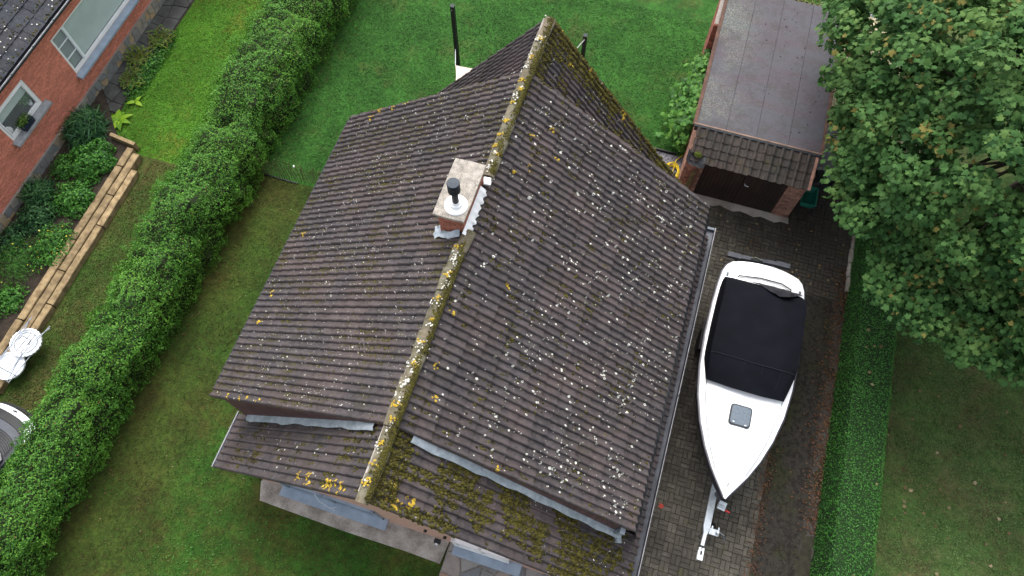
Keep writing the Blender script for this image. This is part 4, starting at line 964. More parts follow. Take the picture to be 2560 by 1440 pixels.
# ================================================================== NEIGHBOUR'S HOUSE
NX = -16.0
nh = thing('neighbour_house', (-19, 9, 0), 'red brick house with dark tiled roof and white windows in the top left corner', 'house')
WIN = [(9.56, 13.3, 1.05, 2.36), (6.84, 8.20, 1.42, 2.34)]
MB().box((NX - 2.2, 9.0, 1.4), (.1, 17, 2.7)).box((NX - 1.15, 9.0, .1), (2.0, 17, .1)).box((NX - .3, 7.5, 1.36), (.36, 1.5, .05)).build('room', M_DARKIN, nh)
nw = MB()
def wallrect(y0, y1, z0, z1): nw.box((NX - .052, (y0 + y1) / 2, (z0 + z1) / 2), (.09, y1 - y0, z1 - z0))
ZB, ZT = .42, 2.86
wallrect(.5, 6.84, ZB, ZT); wallrect(6.84, 8.20, ZB, 1.42); wallrect(6.84, 8.20, 2.34, ZT); wallrect(8.20, 9.56, ZB, ZT); wallrect(9.56, 13.3, ZB, 1.05); wallrect(9.56, 13.3, 2.36, ZT); wallrect(13.3, 18, ZB, ZT)
nwo = nw.build('wall', plain('pale_mortar', (.42, .36, .32), (.34, .29, .26), 20, .95), nh)
M_BRICKN = plain('red_brick', (.60, .215, .145), (.48, .165, .112), 12, .85, .4, 90, var=.16)
nbm = brick_run((NX - .045, 2.5, 0), (0, 1, 0), 12.5, ZB, ZT, (1, 0, 0), [(a - 2.5, b_ - 2.5, c, d) for a, b_, c, d in WIN])
pieces('brick', variants(mk_brick), M_BRICKN, nbm, nwo, 300)
# rubble plinth, each stone proud of the mortar
pl = MB().box((NX - .01, 9.0, .21), (.14, 17, .42)).build('plinth', M_MORT, nh)
for g in cells(3.0, .0, 15.0, .42, .24, .022):
    off = random.uniform(.004, .02); MB().rnd(random.random()).slab([(NX + .055, y, z) for y, z in g], (.012 + off, 0, 0)).build('stone', M_STONE, pl)
# windows
def frame(y0, y1, z0, z1, x, t, wd, name, parent, mat=M_WHITE):
    f = MB(); f.box((x, (y0 + y1) / 2, z0 + wd / 2), (t, y1 - y0, wd)).box((x, (y0 + y1) / 2, z1 - wd / 2), (t, y1 - y0, wd)).box((x, y0 + wd / 2, (z0 + z1) / 2), (t - .002, wd, z1 - z0 - 2 * wd)).box((x, y1 - wd / 2, (z0 + z1) / 2), (t - .002, wd, z1 - z0 - 2 * wd))
    return f.build(name, mat, parent)
w1 = frame(9.56, 13.3, 1.05, 2.36, NX - .06, .07, .075, 'window', nh)
MB().box((NX - .055, 10.12, 1.70), (.075, .075, 1.16)).build('mullion', M_WHITEP, w1)
for z in (1.52, 1.94): MB().box((NX - .05, 9.86, z), (.03, .44, .022)).build('glazing_bar', M_WHITEP, w1)
MB().box((NX - .11, 11.7, 1.70), (.012, 3.1, 1.12)).build('blind', M_BLIND, w1); MB().box((NX - .125, 9.85, 1.70), (.012, .46, 1.14)).build('blind', plain('dark_grey_blind', (.24, .28, .28), (.20, .24, .24), 3, .7), w1)
for yc, wy in ((9.855, .45), (11.69, 3.06)): MB().box((NX - .066, yc, 1.70), (.008, wy, 1.14)).build('pane', M_GLASS, w1)
MB().slab([(NX - .03, 9.50, 1.05), (NX + .16, 9.50, .99), (NX + .16, 13.36, .99), (NX - .03, 13.36, 1.05)], (0, 0, -.06)).build('sill', M_BLUEST, w1)
w2 = frame(6.84, 8.20, 1.42, 2.34, NX - .05, .07, .07, 'window', nh)
frame(6.92, 8.12, 1.50, 2.27, NX - .03, .06, .035, 'sash', w2)
MB().box((NX - .10, 7.52, 2.10), (.012, 1.2, .34)).build('blind', M_BLIND, w2); MB().box((NX - .052, 7.52, 1.88), (.006, 1.2, .78)).build('pane', M_GLASS, w2)
MB().slab([(NX - .03, 6.76, 1.42), (NX + .17, 6.76, 1.36), (NX + .17, 8.32, 1.36), (NX - .03, 8.32, 1.42)], (0, 0, -.06)).build('sill', plain('grey_stone_sill', (.28, .29, .30), (.20, .21, .22), 5, .7), w2)
pt = thing('flower_box', (NX + .08, 7.42, 1.42), 'dark blue flower box with a green plant on the small window sill', 'flower box')
MB().box((NX + .085, 7.42, 1.48), (.13, .40, .15), None, 1.08).build('trough', plain('navy_plastic', (.02, .025, .05), None, 5, .5), pt)
n = 420; a = RNG.normal(0, 1, (n, 3)) * (.05, .12, .05); cloud('plant', a + (NX + .07, 7.40, 1.64), a * 8 + (0, 0, .6), RNG.uniform(.04, .08, n), leafmat('pot_plant_leaf', (.03, .08, .01), (.07, .16, .02), (.14, .24, .04)), pt, kind='stuff')
o = thing('potted_plant', (NX - .30, 8.0, 1.42), 'bushy pot plant inside the small window', 'plant'); MB().lathe([(.05, 0), (.075, .12), (.07, .12), (.05, .02)], (NX - .17, 8.0, 1.50), 12).build('pot', M_WHITEP, o)
n = 200; a = RNG.normal(0, 1, (n, 3)) * (.03, .09, .07); cloud('leaves', a + (NX - .15, 7.98, 1.76), a * 8 + (.3, 0, .6), .06, L_MID, o, kind='stuff')
tag(MB().lathe([(.0, 0), (.05, .0), (.085, .06), (.075, .13), (.03, .17), (.025, .2)], (NX - .15, 7.05, 1.50), 18).build('vase', M_WHITE, smooth=True), 'round white vase inside the small window, by its lower corner', 'vase')
# roof with flat tiles and gutter
NT_ = .55
rb = MB().slab([(NX + .16, 2.5, 2.93), (NX + .16, 16, 2.93), (NX - 5.0, 16, 2.93 + 5.16 * NT_), (NX - 5.0, 2.5, 2.93 + 5.16 * NT_)], (0, 0, -.1)).build('roof', M_FELT, nh)
cN = 1 / math.hypot(1, NT_); Dn = Vector((cN, 0, -NT_ * cN)); Nn = Vector((NT_ * cN, 0, cN))
def mk_flat(b):
    w_, L = .235, .36
    b.poly([(0, 0, 0), (w_, 0, 0), (0, L, .028), (w_, L, .028), (0, L, .004), (w_, L, .004), (w_ * .5, 0, .006), (w_ * .5, L, .036)], [(0, 6, 7, 2), (6, 1, 3, 7), (2, 7, 3, 5, 4), (0, 2, 4), (1, 5, 3)])
nm = []
for k in range(12):
    for i in range(44):
        yy = 4.6 + i * .24 + (.12 if k % 2 else 0)
        o = Vector((NX + .16, yy, 2.95)) - Dn * ((k + 1) * .325 - .02) + Nn * (.008 + random.gauss(0, .003))
        m = Matrix(((0, Dn.x, Nn.x, 0), (1, Dn.y, Nn.y, 0), (0, Dn.z, Nn.z, 0), (0, 0, 0, 1)))
        if (Vector((o.x, o.y, 0)) - Vector((-16.5, 9.5, 0))).length < 5.5: nm.append(Matrix.Translation(o) @ m @ Matrix.Rotation(random.gauss(0, .02), 4, 'Z'))
pieces('roof_tile', variants(mk_flat), M_NBTILE, nm, rb, 300)
b = MB()
for k in range(260):
    v, y = random.uniform(.05, 2.2), random.uniform(6.5, 12.5); c = Vector((NX + .16, y, 2.96)) - Dn * v + Nn * .052; r = random.uniform(.008, .022)
    b.poly([c + Dn * r * math.cos(1.05 * i) + Vector((0, r * math.sin(1.05 * i), 0)) for i in range(6)], [tuple(range(6))])
b.build('white_lichen', M_LICHW, rb, kind='stuff')
b = MB()
for k in range(900):
    kk = random.randint(0, 6); y = random.uniform(6.0, 13); c = Vector((NX + .16, y, 2.96)) - Dn * (kk * .325 + abs(random.gauss(0, .05)) - .02) + Nn * .03; r = random.uniform(.01, .03)
    b.rnd(random.random()).poly([c + Dn * r * math.cos(1.25 * i) + Vector((0, r * math.sin(1.25 * i), 0)) for i in range(5)] + [c + Nn * r], [(i, (i + 1) % 5, 5) for i in range(5)])
b.build('moss', M_MOSS, rb, kind='stuff')
MB().bar((NX + .20, 2.5, 2.84), (NX + .20, 16, 2.84), .12, .09).build('gutter', M_FELT, nh); MB().bar((NX + .27, 2.5, 2.885), (NX + .27, 16, 2.885), .022, .03).build('gutter_lip', M_WEDGE, nh)
for k in range(14): MB().box((NX + .275, 3.2 + k * .95, 2.89), (.03, .03, .05)).build('gutter_clip', M_GALVD, nh)

# ================================================================== NEIGHBOUR'S GARDEN
bed = tag(MB().prism([(-15.95, -4), (-14.0, -4), (-14.0, 8.25), (-14.5, 8.35), (-15.95, 9.9)], 0, .12).build('soil_bed', M_SOIL), kind='structure')
tr_ = sheet('slate_path', -15.95, 9.2, -15.05, 18, .02, M_SOIL)
for g in cells(-15.93, 9.25, -15.1, 15.5, .42, .02):
    MB().rnd(random.random()).prism(g, 0, .045 + random.uniform(0, .015)).build('flagstone', M_SLATE, tr_)
# timber sleepers, three rows laid along the bed, each timber a thing
rows = [(-13.90, 2.4), (-13.68, 0.9), (-13.48, 1.7)]
lab_r = ['bed-side', 'middle', 'lawn-side']; lab_p = ['nearest the white tables', 'second from the white tables', 'third from the white tables', 'furthest from the white tables']
for r_, (x, ys) in enumerate(rows):
    y = [-2.2, -3.1, -1.6][r_]; k = 0
    while y < 7.6:
        L = 2.42; e = min(y + L, [8.15, 8.05, 7.55][r_])
        if e - y > .4 and e > 1.5:
            b = MB().rnd(random.random()); P = []; nn = 10; ww = .205 if r_ < 2 else .19
            for i in range(nn + 1):
                yy = y + .012 + (e - y - .024) * i / nn; j = random.gauss(0, .004); z1 = .27 - .04 * r_ + random.gauss(0, .004)
                P += [(x - ww / 2 + j, yy, .0), (x - ww / 2 + j, yy, z1 - .015), (x - ww / 2 + .015 + j, yy, z1), (x + ww / 2 - .015 + j, yy, z1), (x + ww / 2 + j, yy, z1 - .015), (x + ww / 2 + j, yy, 0)]
            b.poly(P, [(6 * i + q, 6 * i + q + 1, 6 * i + q + 7, 6 * i + q + 6) for i in range(nn) for q in range(5)] + [tuple(range(6)), tuple(6 * nn + q for q in range(6))])
            tag(b.build('timber_sleeper', M_WOOD), f'weathered timber sleeper, {lab_r[r_]} row, {lab_p[min(k, 3)]}', 'sleeper', 'timber sleepers edging the flower bed'); k += 1
        y += L + .01
tag(MB().box((-14.25, 8.33, .16), (.85, .10, .30), (0, 0, -.12)).build('timber_sleeper', M_WOOD), 'short timber closing the far end of the flower bed', 'sleeper', 'timber sleepers edging the flower bed')

def bush(name, label, c, rad, n, size, mat, shape='rhomb', cat='plant', group=None, tilt=.6, flowers=0, up=.5, aspect=.6):
    o = thing(name, (c[0], c[1], 0), label, cat, group)
    u = RNG.normal(0, 1, (n, 3)); u[:, 2] = np.abs(u[:, 2]); u /= np.linalg.norm(u, axis=1)[:, None]
    lump = 1 + .22 * np.sin(u[:, 0] * 5 + c[0]) * np.sin(u[:, 1] * 6 + c[1]); rr = (RNG.random(n) ** .35) * lump
    P = u * rr[:, None] * np.array(rad) + np.array([c[0], c[1], c[2]])
    cloud('foliage', P, u * 1.0 + np.array([0, 0, up]), RNG.uniform(size * .7, size * 1.3, n), mat, o, shape, tilt, kind='stuff', aspect=aspect)
    st_ = MB()
    for k in range(7): a = k * .9; st_.tube([(c[0] + .04 * math.cos(a), c[1] + .04 * math.sin(a), 0.0), (c[0] + rad[0] * .5 * math.cos(a), c[1] + rad[1] * .5 * math.sin(a), rad[2] * .6 + c[2])], .008, 5)
    st_.build('stems', M_BARK, o)
    if flowers:
        q = RNG.integers(0, n, flowers); cloud('flowers', P[q] + (0, 0, .09), np.tile((0, 0, 1.), (flowers, 1)), RNG.uniform(.03, .055, flowers), L_PETAL, o, aspect=1.0, kind='stuff')
    return o
bush('ornamental_grass', 'mound of dark bluish grass against the plinth between the two windows', (-15.45, 8.35, .25), (.55, .62, .42), 1500, .34, L_DARK, 'blade', up=.2, tilt=.5)
bush('ornamental_grass', 'smaller mound of dark grass by the plinth below the small window', (-15.55, 6.05, .2), (.36, .40, .36), 700, .30, L_DARK, 'blade', up=.2, tilt=.5)
bush('leafy_perennial', 'dense mid green leafy plant at the far end of the flower bed', (-14.72, 7.45, .15), (.68, .75, .48), 2600, .085, L_MID, group='plants in the flower bed')
bush('leafy_perennial', 'leafy plant leaning over the sleepers in the middle of the bed', (-14.55, 6.2, .15), (.60, .60, .42), 2200, .08, L_MID, group='plants in the flower bed')
bush('leafy_perennial', 'dark leafy plant against the wall side of the bed', (-15.2, 5.45, .12), (.52, .62, .40), 1500, .08, L_DARK, group='plants in the flower bed')
bush('flowering_perennial', 'straggly plant dotted with yellow flowers hanging over the sleepers', (-14.30, 4.75, .18), (.55, .72, .40), 1800, .07, L_MID, flowers=40, group='plants in the flower bed')
bush('flowering_perennial', 'feathery plant with a few yellow flowers near the left edge', (-14.95, 4.05, .15), (.62, .75, .42), 2000, .11, L_MID, 'blade', flowers=8, up=.4, group='plants in the flower bed')
bush('leafy_perennial', 'low leafy plant in the bed close to the white tables', (-14.55, 3.05, .12), (.42, .50, .30), 900, .075, L_MID, group='plants in the flower bed')
bush('leafy_perennial', 'low leafy plant filling the bed under the small window', (-15.35, 7.1, .1), (.42, .55, .34), 1200, .075, L_MID, group='plants in the flower bed')
bush('leafy_perennial', 'dark leafy plant at the foot of the plinth near the left edge', (-15.5, 4.6, .1), (.40, .6, .30), 1100, .075, L_DARK, group='plants in the flower bed')
bush('creeping_weed', 'green creeping weeds between slate path and ferns', (-15.0, 11.0, .02), (.32, 1.5, .22), 1500, .07, L_MID)
for k, (x, y, r_, lab) in enumerate(((-15.45, 11.25, .50, 'yellowing fern by the slate path below the big window'), (-15.25, 10.45, .42, 'brown-tinged fern between slate path and lawn'), (-15.2, 12.1, .45, 'fern with reddish fronds at the top of the slate path'))):
    o = thing('fern', (x, y, 0), lab, 'fern', 'ferns along the slate path')
    P, N_, S_ = [], [], []
    for f in range(13):
        a = f * 2.4 + k; L = r_ * random.uniform(.8, 1.25)
        for i in range(40):
            t = i / 39; d = L * t; z = .05 + .42 * L * 2 * (t - t * t * .72)
            for s in (-1, 1):
                wd = .10 * math.sin(math.pi * min(1, .12 + t * .88)) * s; P.append((x + d * math.cos(a) - wd * math.sin(a), y + d * math.sin(a) + wd * math.cos(a), z)); N_.append((0, 0, 1)); S_.append(.11 * (1 - t * .5))
    cloud('fronds', P, N_, S_, L_FERN, o, tilt=.25, aspect=.6, kind='stuff')
    st_ = MB()
    for f in range(13): a = f * 2.4 + k; st_.tube([(x, y, .02), (x + r_ * .45 * math.cos(a), y + r_ * .45 * math.sin(a), .22), (x + r_ * .8 * math.cos(a), y + r_ * .8 * math.sin(a), .16)], .006, 4)
    st_.build('stalks', M_BARK, o)
def bigleaf(L, W, droop):
    b = MB(); n = 6; P = []
    for i in range(n + 1):
        t = i / n; wd = W * math.sin(math.pi * min(1, .06 + .94 * t) ** .8); z = L * (.45 * t - droop * t * t)
        P += [(-wd / 2, L * t, z + .05 * wd), (0, L * t, z), (wd / 2, L * t, z + .05 * wd)]
    b.poly(P, [(3 * i + k, 3 * i + k + 1, 3 * i + k + 4, 3 * i + k + 3) for i in range(n) for k in range(2)]); return b
def rosette(name, label, x, y, n, L, W, mat):
    o = thing(name, (x, y, 0), label, 'plant'); cr_ = MB().lathe([(.04, 0), (.05, .06), (.02, .10)], (x, y, 0), 8).build('crown', mat, o)
    for k in range(n):
        b = bigleaf(L * random.uniform(.75, 1.1), W * random.uniform(.8, 1.1), .45); b.r = [random.random()] * len(b.r); a = k * 6.283 / n + random.gauss(0, .2); m = Matrix.Translation((x, y, .06)) @ Matrix.Rotation(a, 4, 'Z')
        b.v = [tuple(m @ Vector(p)) for p in b.v]; b.build('leaf', mat, o, smooth=True)
rosette('hosta', 'bright lime green broad-leaved plant at the lawn corner', -14.88, 9.02, 8, .40, .18, L_LIME)
rosette('seedling', 'single lime green leafy sprout at the lawn edge near the slate path', -14.76, 9.75, 3, .28, .14, L_LIME)

# ---- two folded white tables resting on the sleepers
def table(label, cx, cy, cz, r_, scallop, ang, tilt):
    t = thing('garden_table', (cx, cy, 0), label, 'table', 'white round tables by the sleepers')
    m = Matrix.Translation((cx, cy, cz)) @ Matrix.Rotation(R(tilt), 4, 'Y') @ Matrix.Rotation(ang, 4, 'Z')
    def tf(b): b.v = [tuple(m @ Vector(p)) for p in b.v]; return b
    n = 72; b = MB(); rim = lambda q, z: [((q + (.010 * math.cos(k * 24 * 2 * math.pi / n) if scallop else 0)) * math.cos(2 * math.pi * k / n), (q + (.010 * math.cos(k * 24 * 2 * math.pi / n) if scallop else 0)) * math.sin(2 * math.pi * k / n), z) for k in range(n)]
    P = rim(r_ * .1, -.012) + rim(r_ - .06, -.012) + rim(r_ - .04, .02) + rim(r_, .022) + rim(r_, -.03) + rim(r_ * .1, -.032)
    b.poly(P, [(i * n + k, i * n + (k + 1) % n, (i + 1) * n + (k + 1) % n, (i + 1) * n + k) for i in range(5) for k in range(n)] + [tuple(range(n)), tuple(5 * n + k for k in range(n))])
    tf(b).build('table_top', M_WHITEP, t)
    if scallop:
        b = MB().tube([((r_ - .10) * math.cos(6.2832 * k / 40), (r_ - .10) * math.sin(6.2832 * k / 40), .004) for k in range(41)], .006, 5, False); tf(b).build('ring_rib', M_GALVD, t)
        for q in (-.06, .06): tf(MB().box((q, 0, 0), (.008, 2 * (r_ - .11), .012))).build('rib', M_WEDGE, t)
    return t, tf
t1, tf1 = table('white round table top with scalloped edge, steel tube legs folded over it', -13.24, 2.13, .46, .37, True, R(-8), 4)
for s in (-1, 1):
    tf1(MB().tube([(s * .30, .55, .05), (s * .22, .30, .07), (s * .17, -.05, .085), (s * .21, -.45, .08), (s * .30, -.98, .05)], .011, 7)).build('leg', M_CHROME, t1, smooth=True)
    tf1(MB().tube([(s * .27, .60, .06), (s * .25, .05, .10), (s * .18, -.3, .10), (s * .24, -.75, .09)], .011, 7)).build('leg', M_CHROME, t1, smooth=True)
tf1(MB().tube([(-.15, -.02, .085), (-.14, .10, .09), (.14, .10, .09), (.15, -.02, .085)], .010, 7)).build('leg_brace', M_GALVD, t1, smooth=True)
t2, tf2 = table('plain white round table top lying below the scalloped one', -13.36, 1.50, .36, .36, False, R(-8), 3)
tf2(MB().tube([(-.33, -.13, .05), (.33, -.13, .05)], .010, 6)).build('leg_brace', M_GALVD, t2)
for s in (-1, 1): tf2(MB().tube([(s * .31, .45, .05), (s * .30, -.35, .05)], .011, 7)).build('leg', M_CHROME, t2, smooth=True)

# ---- parked car, half hidden by the hedge
car = thing('parked_car', (-12.45, -1.6, 0), 'dark grey car with white front trim nosing out behind the tall hedge', 'car')
cm_ = Matrix.Translation((-12.30, .52, 0)) @ Matrix.Rotation(R(-10), 4, 'Z')
def ctf(b): b.v = [tuple(cm_ @ Vector(p)) for p in b.v]; return b
secs = [(.0, .46, .35, .62), (-.06, .66, .25, .72), (-.16, .78, .22, .80), (-.35, .85, .2, .90), (-.75, .88, .2, .99), (-1.05, .89, .2, 1.05), (-1.8, .89, .2, 1.05), (-3.6, .88, .2, 1.05), (-4.15, .80, .3, 1.0)]
b = MB(); P = []
for y, hb, z0, z1 in secs:
    P += [(-hb * .9, y, z0), (-hb, y, z0 + .2), (-hb, y, z1 - .14), (-hb * .93, y, z1 - .03), (-hb * .6, y + .05 * (y > -.2), z1 + .01), (0, y + .09 * (y > -.2), z1 + .02), (hb * .6, y + .05 * (y > -.2), z1 + .01), (hb * .93, y, z1 - .03), (hb, y, z1 - .14), (hb, y, z0 + .2), (hb * .9, y, z0)]
b.poly(P, [(11 * i + k, 11 * i + k + 1, 11 * i + k + 12, 11 * i + k + 11) for i in range(len(secs) - 1) for k in range(10)] + [tuple(range(11)), tuple(11 * (len(secs) - 1) + k for k in range(11))])
ctf(b).build('body', M_CARP, car, smooth=True)
b = MB(); P = []
for y, hb, z in ((-1.0, .80, 1.06), (-1.65, .66, 1.50), (-3.2, .64, 1.52), (-3.9, .72, 1.06)): P += [(-hb, y, z), (0, y + .06, z + .03), (hb, y, z)]
b.poly(P, [(0, 1, 4, 3), (1, 2, 5, 4), (3, 4, 7, 6), (4, 5, 8, 7), (6, 7, 10, 9), (7, 8, 11, 10), (0, 3, 6, 9), (2, 5, 8, 11)]); ctf(b).build('cabin_glass', M_CARG, car)
ctf(MB().slab([(-.66, -1.66, 1.515), (.66, -1.66, 1.515), (.63, -3.2, 1.545), (-.63, -3.2, 1.545)], (0, 0, .02))).build('roof_panel', M_CARP, car)
def zb(t): return float(np.interp(t, [0, .06, .16, .35, .75, 1.05, 1.3], [.62, .72, .81, .91, 1.0, 1.07, 1.16]))
def arc_band(t0, t1, r, name, mat, f0=-1, f1=1, lift=.03, n=15):
    b = MB(); P = []
    for f in np.linspace(f0, f1, n):
        yf = .09 - .15 * f * f - .13 * f ** 6
        for t in (t0, t1): P.append((r * f * (1 + .10 * t), yf - t * (1 - .12 * abs(f)), zb(t) + lift - .03 * f * f))
    b.poly(P, [(2 * i, 2 * i + 1, 2 * i + 3, 2 * i + 2) for i in range(n - 1)]); return ctf(b).build(name, mat, car)
arc_band(-.05, .0, .84, 'bumper_lip', M_BLACK, lift=-.12); arc_band(.0, .02, .82, 'bumper', M_CARP, lift=.02); arc_band(.02, .14, .80, 'bumper_trim', M_CARW)
arc_band(.15, .32, .76, 'grille', M_BLACK, -.85, .85, .025); arc_band(.33, .51, .76, 'bonnet_edge', plain('mid_grey_car_paint', (.055, .062, .08), None, 3, .5), lift=.03)
for k in range(6): arc_band(.53 + k * .05, .555 + k * .05, .74, 'cowl_slat', M_BLACK, -.9, .9, .05)
arc_band(.86, 1.25, .74, 'windscreen', M_CARG, -.95, .95, .06)
for s in (-1, 1): ctf(MB().slab([(s * .60, -.06, .79), (s * .82, -.20, .80), (s * .85, -.42, .90), (s * .62, -.22, .88)], (0, 0, .02))).build('headlight', M_WHITEP, car)
for s in (-1, 1):
    for y in (-.75, -3.3): ctf(MB().lathe([(.17, -.09), (.29, -.1), (.31, -.05), (.31, .05), (.29, .1), (.17, .09)], (s * .80, y, .31), 20, Matrix.Rotation(R(90), 3, 'Y'))).build('wheel', M_TYRE, car, smooth=True)

# ================================================================== FENCE from hedge to house
fc = thing('paling_fence', (-8.5, 8.66, 0), 'low wired fence of thin wooden stakes between the tall hedge and the house', 'fence')
x = -10.45
while x < -6.3:
    h = random.uniform(.70, .95); lean = random.gauss(0, .03); yy = 8.66 + .04 * math.sin(x * 2)
    MB().rnd(random.random()).tube([(x, yy, 0), (x + lean, yy + random.gauss(0, .01), h)], random.uniform(.008, .013), 5).build('stake', M_WOODD, fc); x += random.uniform(.055, .105)
for z in (.30, .55): MB().tube([(xx, 8.645 + .04 * math.sin(xx * 2), z + .02 * math.sin(xx * 5)) for xx in np.linspace(-10.5, -6.3, 40)], .004, 4).build('wire', M_WOODD, fc)
MB().bar((-10.45, 8.60, .015), (-9.0, 8.60, .015), .03, .05).build('fence_shadow_strip', M_BLACK, fc)  # black bar standing in for the shade along the foot of the fence
tag(MB().lathe([(0, 0), (.025, .01), (.03, .03), (.02, .055), (0, .06)], (-8.9, 8.66, .80), 10).build('fence_knob', M_WHITE, smooth=True), 'small white cap on top of a fence stake', 'cap')

# ================================================================== HEDGES
def hedge(name, label, n, size, mat, fn, core, br_=.012):
    o = thing(name, fn(.5, .5)[0] * np.array((1, 1, 0)), label, 'hedge')
    u, v = RNG.random(n), RNG.random(n); P = np.empty((n, 3)); N = np.empty((n, 3))
    for i in range(n): P[i], N[i] = fn(u[i], v[i])
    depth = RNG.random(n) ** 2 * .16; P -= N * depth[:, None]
    cloud('foliage', P, N, RNG.uniform(size * .65, size * 1.35, n), mat, o, tilt=.55, kind='stuff', aspect=.58, rnd=np.where(RNG.random(n) < br_, .99, np.clip(RNG.random(n) * .85 - depth * 1.0 + .12, 0, .97)))  # deeper leaves get a darker colour: inner shade put into the leaf tone
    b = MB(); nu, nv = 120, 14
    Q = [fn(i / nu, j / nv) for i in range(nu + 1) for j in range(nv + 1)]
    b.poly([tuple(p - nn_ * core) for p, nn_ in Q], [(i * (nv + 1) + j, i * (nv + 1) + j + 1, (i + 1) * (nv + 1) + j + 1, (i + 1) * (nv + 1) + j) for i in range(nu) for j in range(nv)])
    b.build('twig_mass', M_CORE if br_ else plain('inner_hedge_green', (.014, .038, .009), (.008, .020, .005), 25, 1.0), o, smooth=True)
    return o
def section(v, pts):                    # walk along a cross-section polyline, give point and outward normal
    L = [math.dist(pts[i], pts[i + 1]) for i in range(len(pts) - 1)]; T = sum(L) * v
    for i, l in enumerate(L):
        if T <= l or i == len(L) - 1:
            t = min(1, T / l); a, c = pts[i], pts[i + 1]; dx, dz = (c[0] - a[0]) / l, (c[1] - a[1]) / l
            return a[0] + (c[0] - a[0]) * t, a[1] + (c[1] - a[1]) * t, dz, -dx
        T -= l
def tall(u, v):
    y = -5.0 + 22.5 * u; xl = -11.25 - .045 * y; h = 1.72 + .12 * math.sin(y * 1.3) + .08 * math.sin(y * 3.1 + 1)
    x, z, nx, nz = section(v, [(-10.12, .0), (-10.0, .6), (-10.05, 1.2), (-10.35, h - .12), (-10.7, h), (xl + .25, h), (xl, h - .25), (xl - .15, .9), (xl, .1)])
    l = .26 * (nz_(y * 1.4, v * 4.4) - .5) * 2 + .16 * (nz_(y * 4.5, v * 15) - .5) * 2
    N = np.array((-nx * -1, .0, -nz * -1)); return np.array((x, y, z)) + N * l, N
def nz_(a, c): return .5 + .5 * mnoise.fractal(Vector((a * 1.1, c * 1.6, 3.3)), .9, 2.0, 3)
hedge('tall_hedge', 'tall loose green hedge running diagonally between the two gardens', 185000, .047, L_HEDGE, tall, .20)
def low(u, v):
    y = -4 + 17.2 * u; x, z, nx, nz = section(v, [(6.10, 0), (6.12, .5), (6.14, .92), (6.19, 1.0), (7.0, 1.02), (7.06, .94), (7.12, .5), (7.14, .0)])
    l = .025 * (nz_(y * 3, v * 6) - .5) * 2; N = np.array((nx * -1, 0, nz * -1)); 
    return np.array((x, y, z)) + N * l, N
hedge('clipped_hedge', 'low neatly clipped green hedge along the dirt strip on the right', 120000, .040, L_BOX, low, .03, .0)

# ---- large-leaved shrub along the garage wall
sh = thing('wall_shrub', (.75, 14.2, 0), 'shrub with big round leaves growing along the left garage wall', 'shrub')
P, N_ = [], []
for k in range(900):
    y = random.uniform(12.7, 15.7); t = 1 if y > 13.0 else .6; x = 1.10 - abs(random.gauss(0, .23)) * t * (1.25 if 12.9 < y < 15 else .8); z = max(.08, (1.15 - (1.0 - x) * 1.1) * random.uniform(.35, 1.0) * (1.1 if y > 13 else .7))
    P.append((x, y, z)); N_.append((-.35, -.2, 1))
P = np.array(P); N_ = np.array(N_)
L_VINE = leafmat('vine_leaf', (.022, .080, .014), (.060, .185, .028), (.115, .27, .04))
order = np.argsort(-P[:, 2]); 
def single_leaf(name, p, nrm, s, mat, parent, rnd, spin):
    z = Vector(nrm).normalized(); x = z.orthogonal().normalized(); y = z.cross(x); m = Matrix.Translation(p) @ Matrix((x, y, z)).transposed().to_4x4() @ Matrix.Rotation(spin, 4, 'Z') @ Matrix.Diagonal((s, s, s, 1))
    return m
leaf_vars = variants(lambda b: b.poly([tuple(p) for p in MAPLE[0]], MAPLE[1]), 12)
def leaf_parts(idx, P, N_, S, mat, parent, meshes):
    mm = []
    for i in idx: mm.append(single_leaf('leaf', P[i], np.array(N_[i]) + RNG.normal(0, .35, 3), S[i], mat, parent, 0, random.random() * 6.28))
    for me in meshes:
        if not me.materials: me.materials.append(mat)
    inv = world(parent).inverted()
    for m in mm:
        o = bpy.data.objects.new('leaf', meshes[random.randrange(len(meshes))]); COL.objects.link(o); o.parent = parent; o.matrix_parent_inverse = inv; o.matrix_basis = m
S_ = RNG.uniform(.10, .19, len(P))
vine_vars = variants(lambda b: b.poly([tuple(p) for p in MAPLE[0]], MAPLE[1]), 8)
leaf_parts(order[:150], P, N_, S_, L_VINE, sh, vine_vars)
cloud('foliage', P[order[150:]], N_[order[150:]], S_[order[150:]], L_VINE, sh, 'maple', .4, kind='stuff')
b = MB()
for k in range(10): y = 12.8 + k * .29; b.tube([(.98, y, 0), (.9, y + .1, .5), (.75, y + .15, .9)], [.014, .01, .006], 5)
b.build('stems', M_BARK, sh)

# ================================================================== MAPLE
mp = thing('maple_tree', (9.6, 13.4, 0), 'big maple with broad lobed leaves filling the top right corner', 'tree')
C0 = np.array((9.6, 13.1, 4.9)); RAD = np.array((6.0, 6.3, 3.2))
b = MB(); b.tube([(9.6, 13.4, 0), (9.55, 13.35, 1.2), (9.6, 13.3, 2.6), (9.5, 13.2, 4.2), (9.35, 13.1, 6.0), (9.3, 13.1, 7.2)], [.30, .24, .21, .17, .10, .04], 12)
clumps = []
for k in range(470):
    zc = 1 - 1.28 * (k + .5) / 470; a = k * 2.39996; q = math.sqrt(max(0, 1 - zc * zc)); d = np.array((q * math.cos(a), q * math.sin(a), zc))
    r = .98 + .11 * math.sin(d[0] * 5 + 1) * math.sin(d[1] * 5) + RNG.normal(0, .045); p = C0 + d * RAD * r
    if p[2] > 2.7: clumps.append((p, d))
for k in range(90):
    d = RNG.normal(0, 1, 3); d[2] = abs(d[2]); d /= np.linalg.norm(d); clumps.append((C0 + d * RAD * RNG.uniform(.6, .88), d))
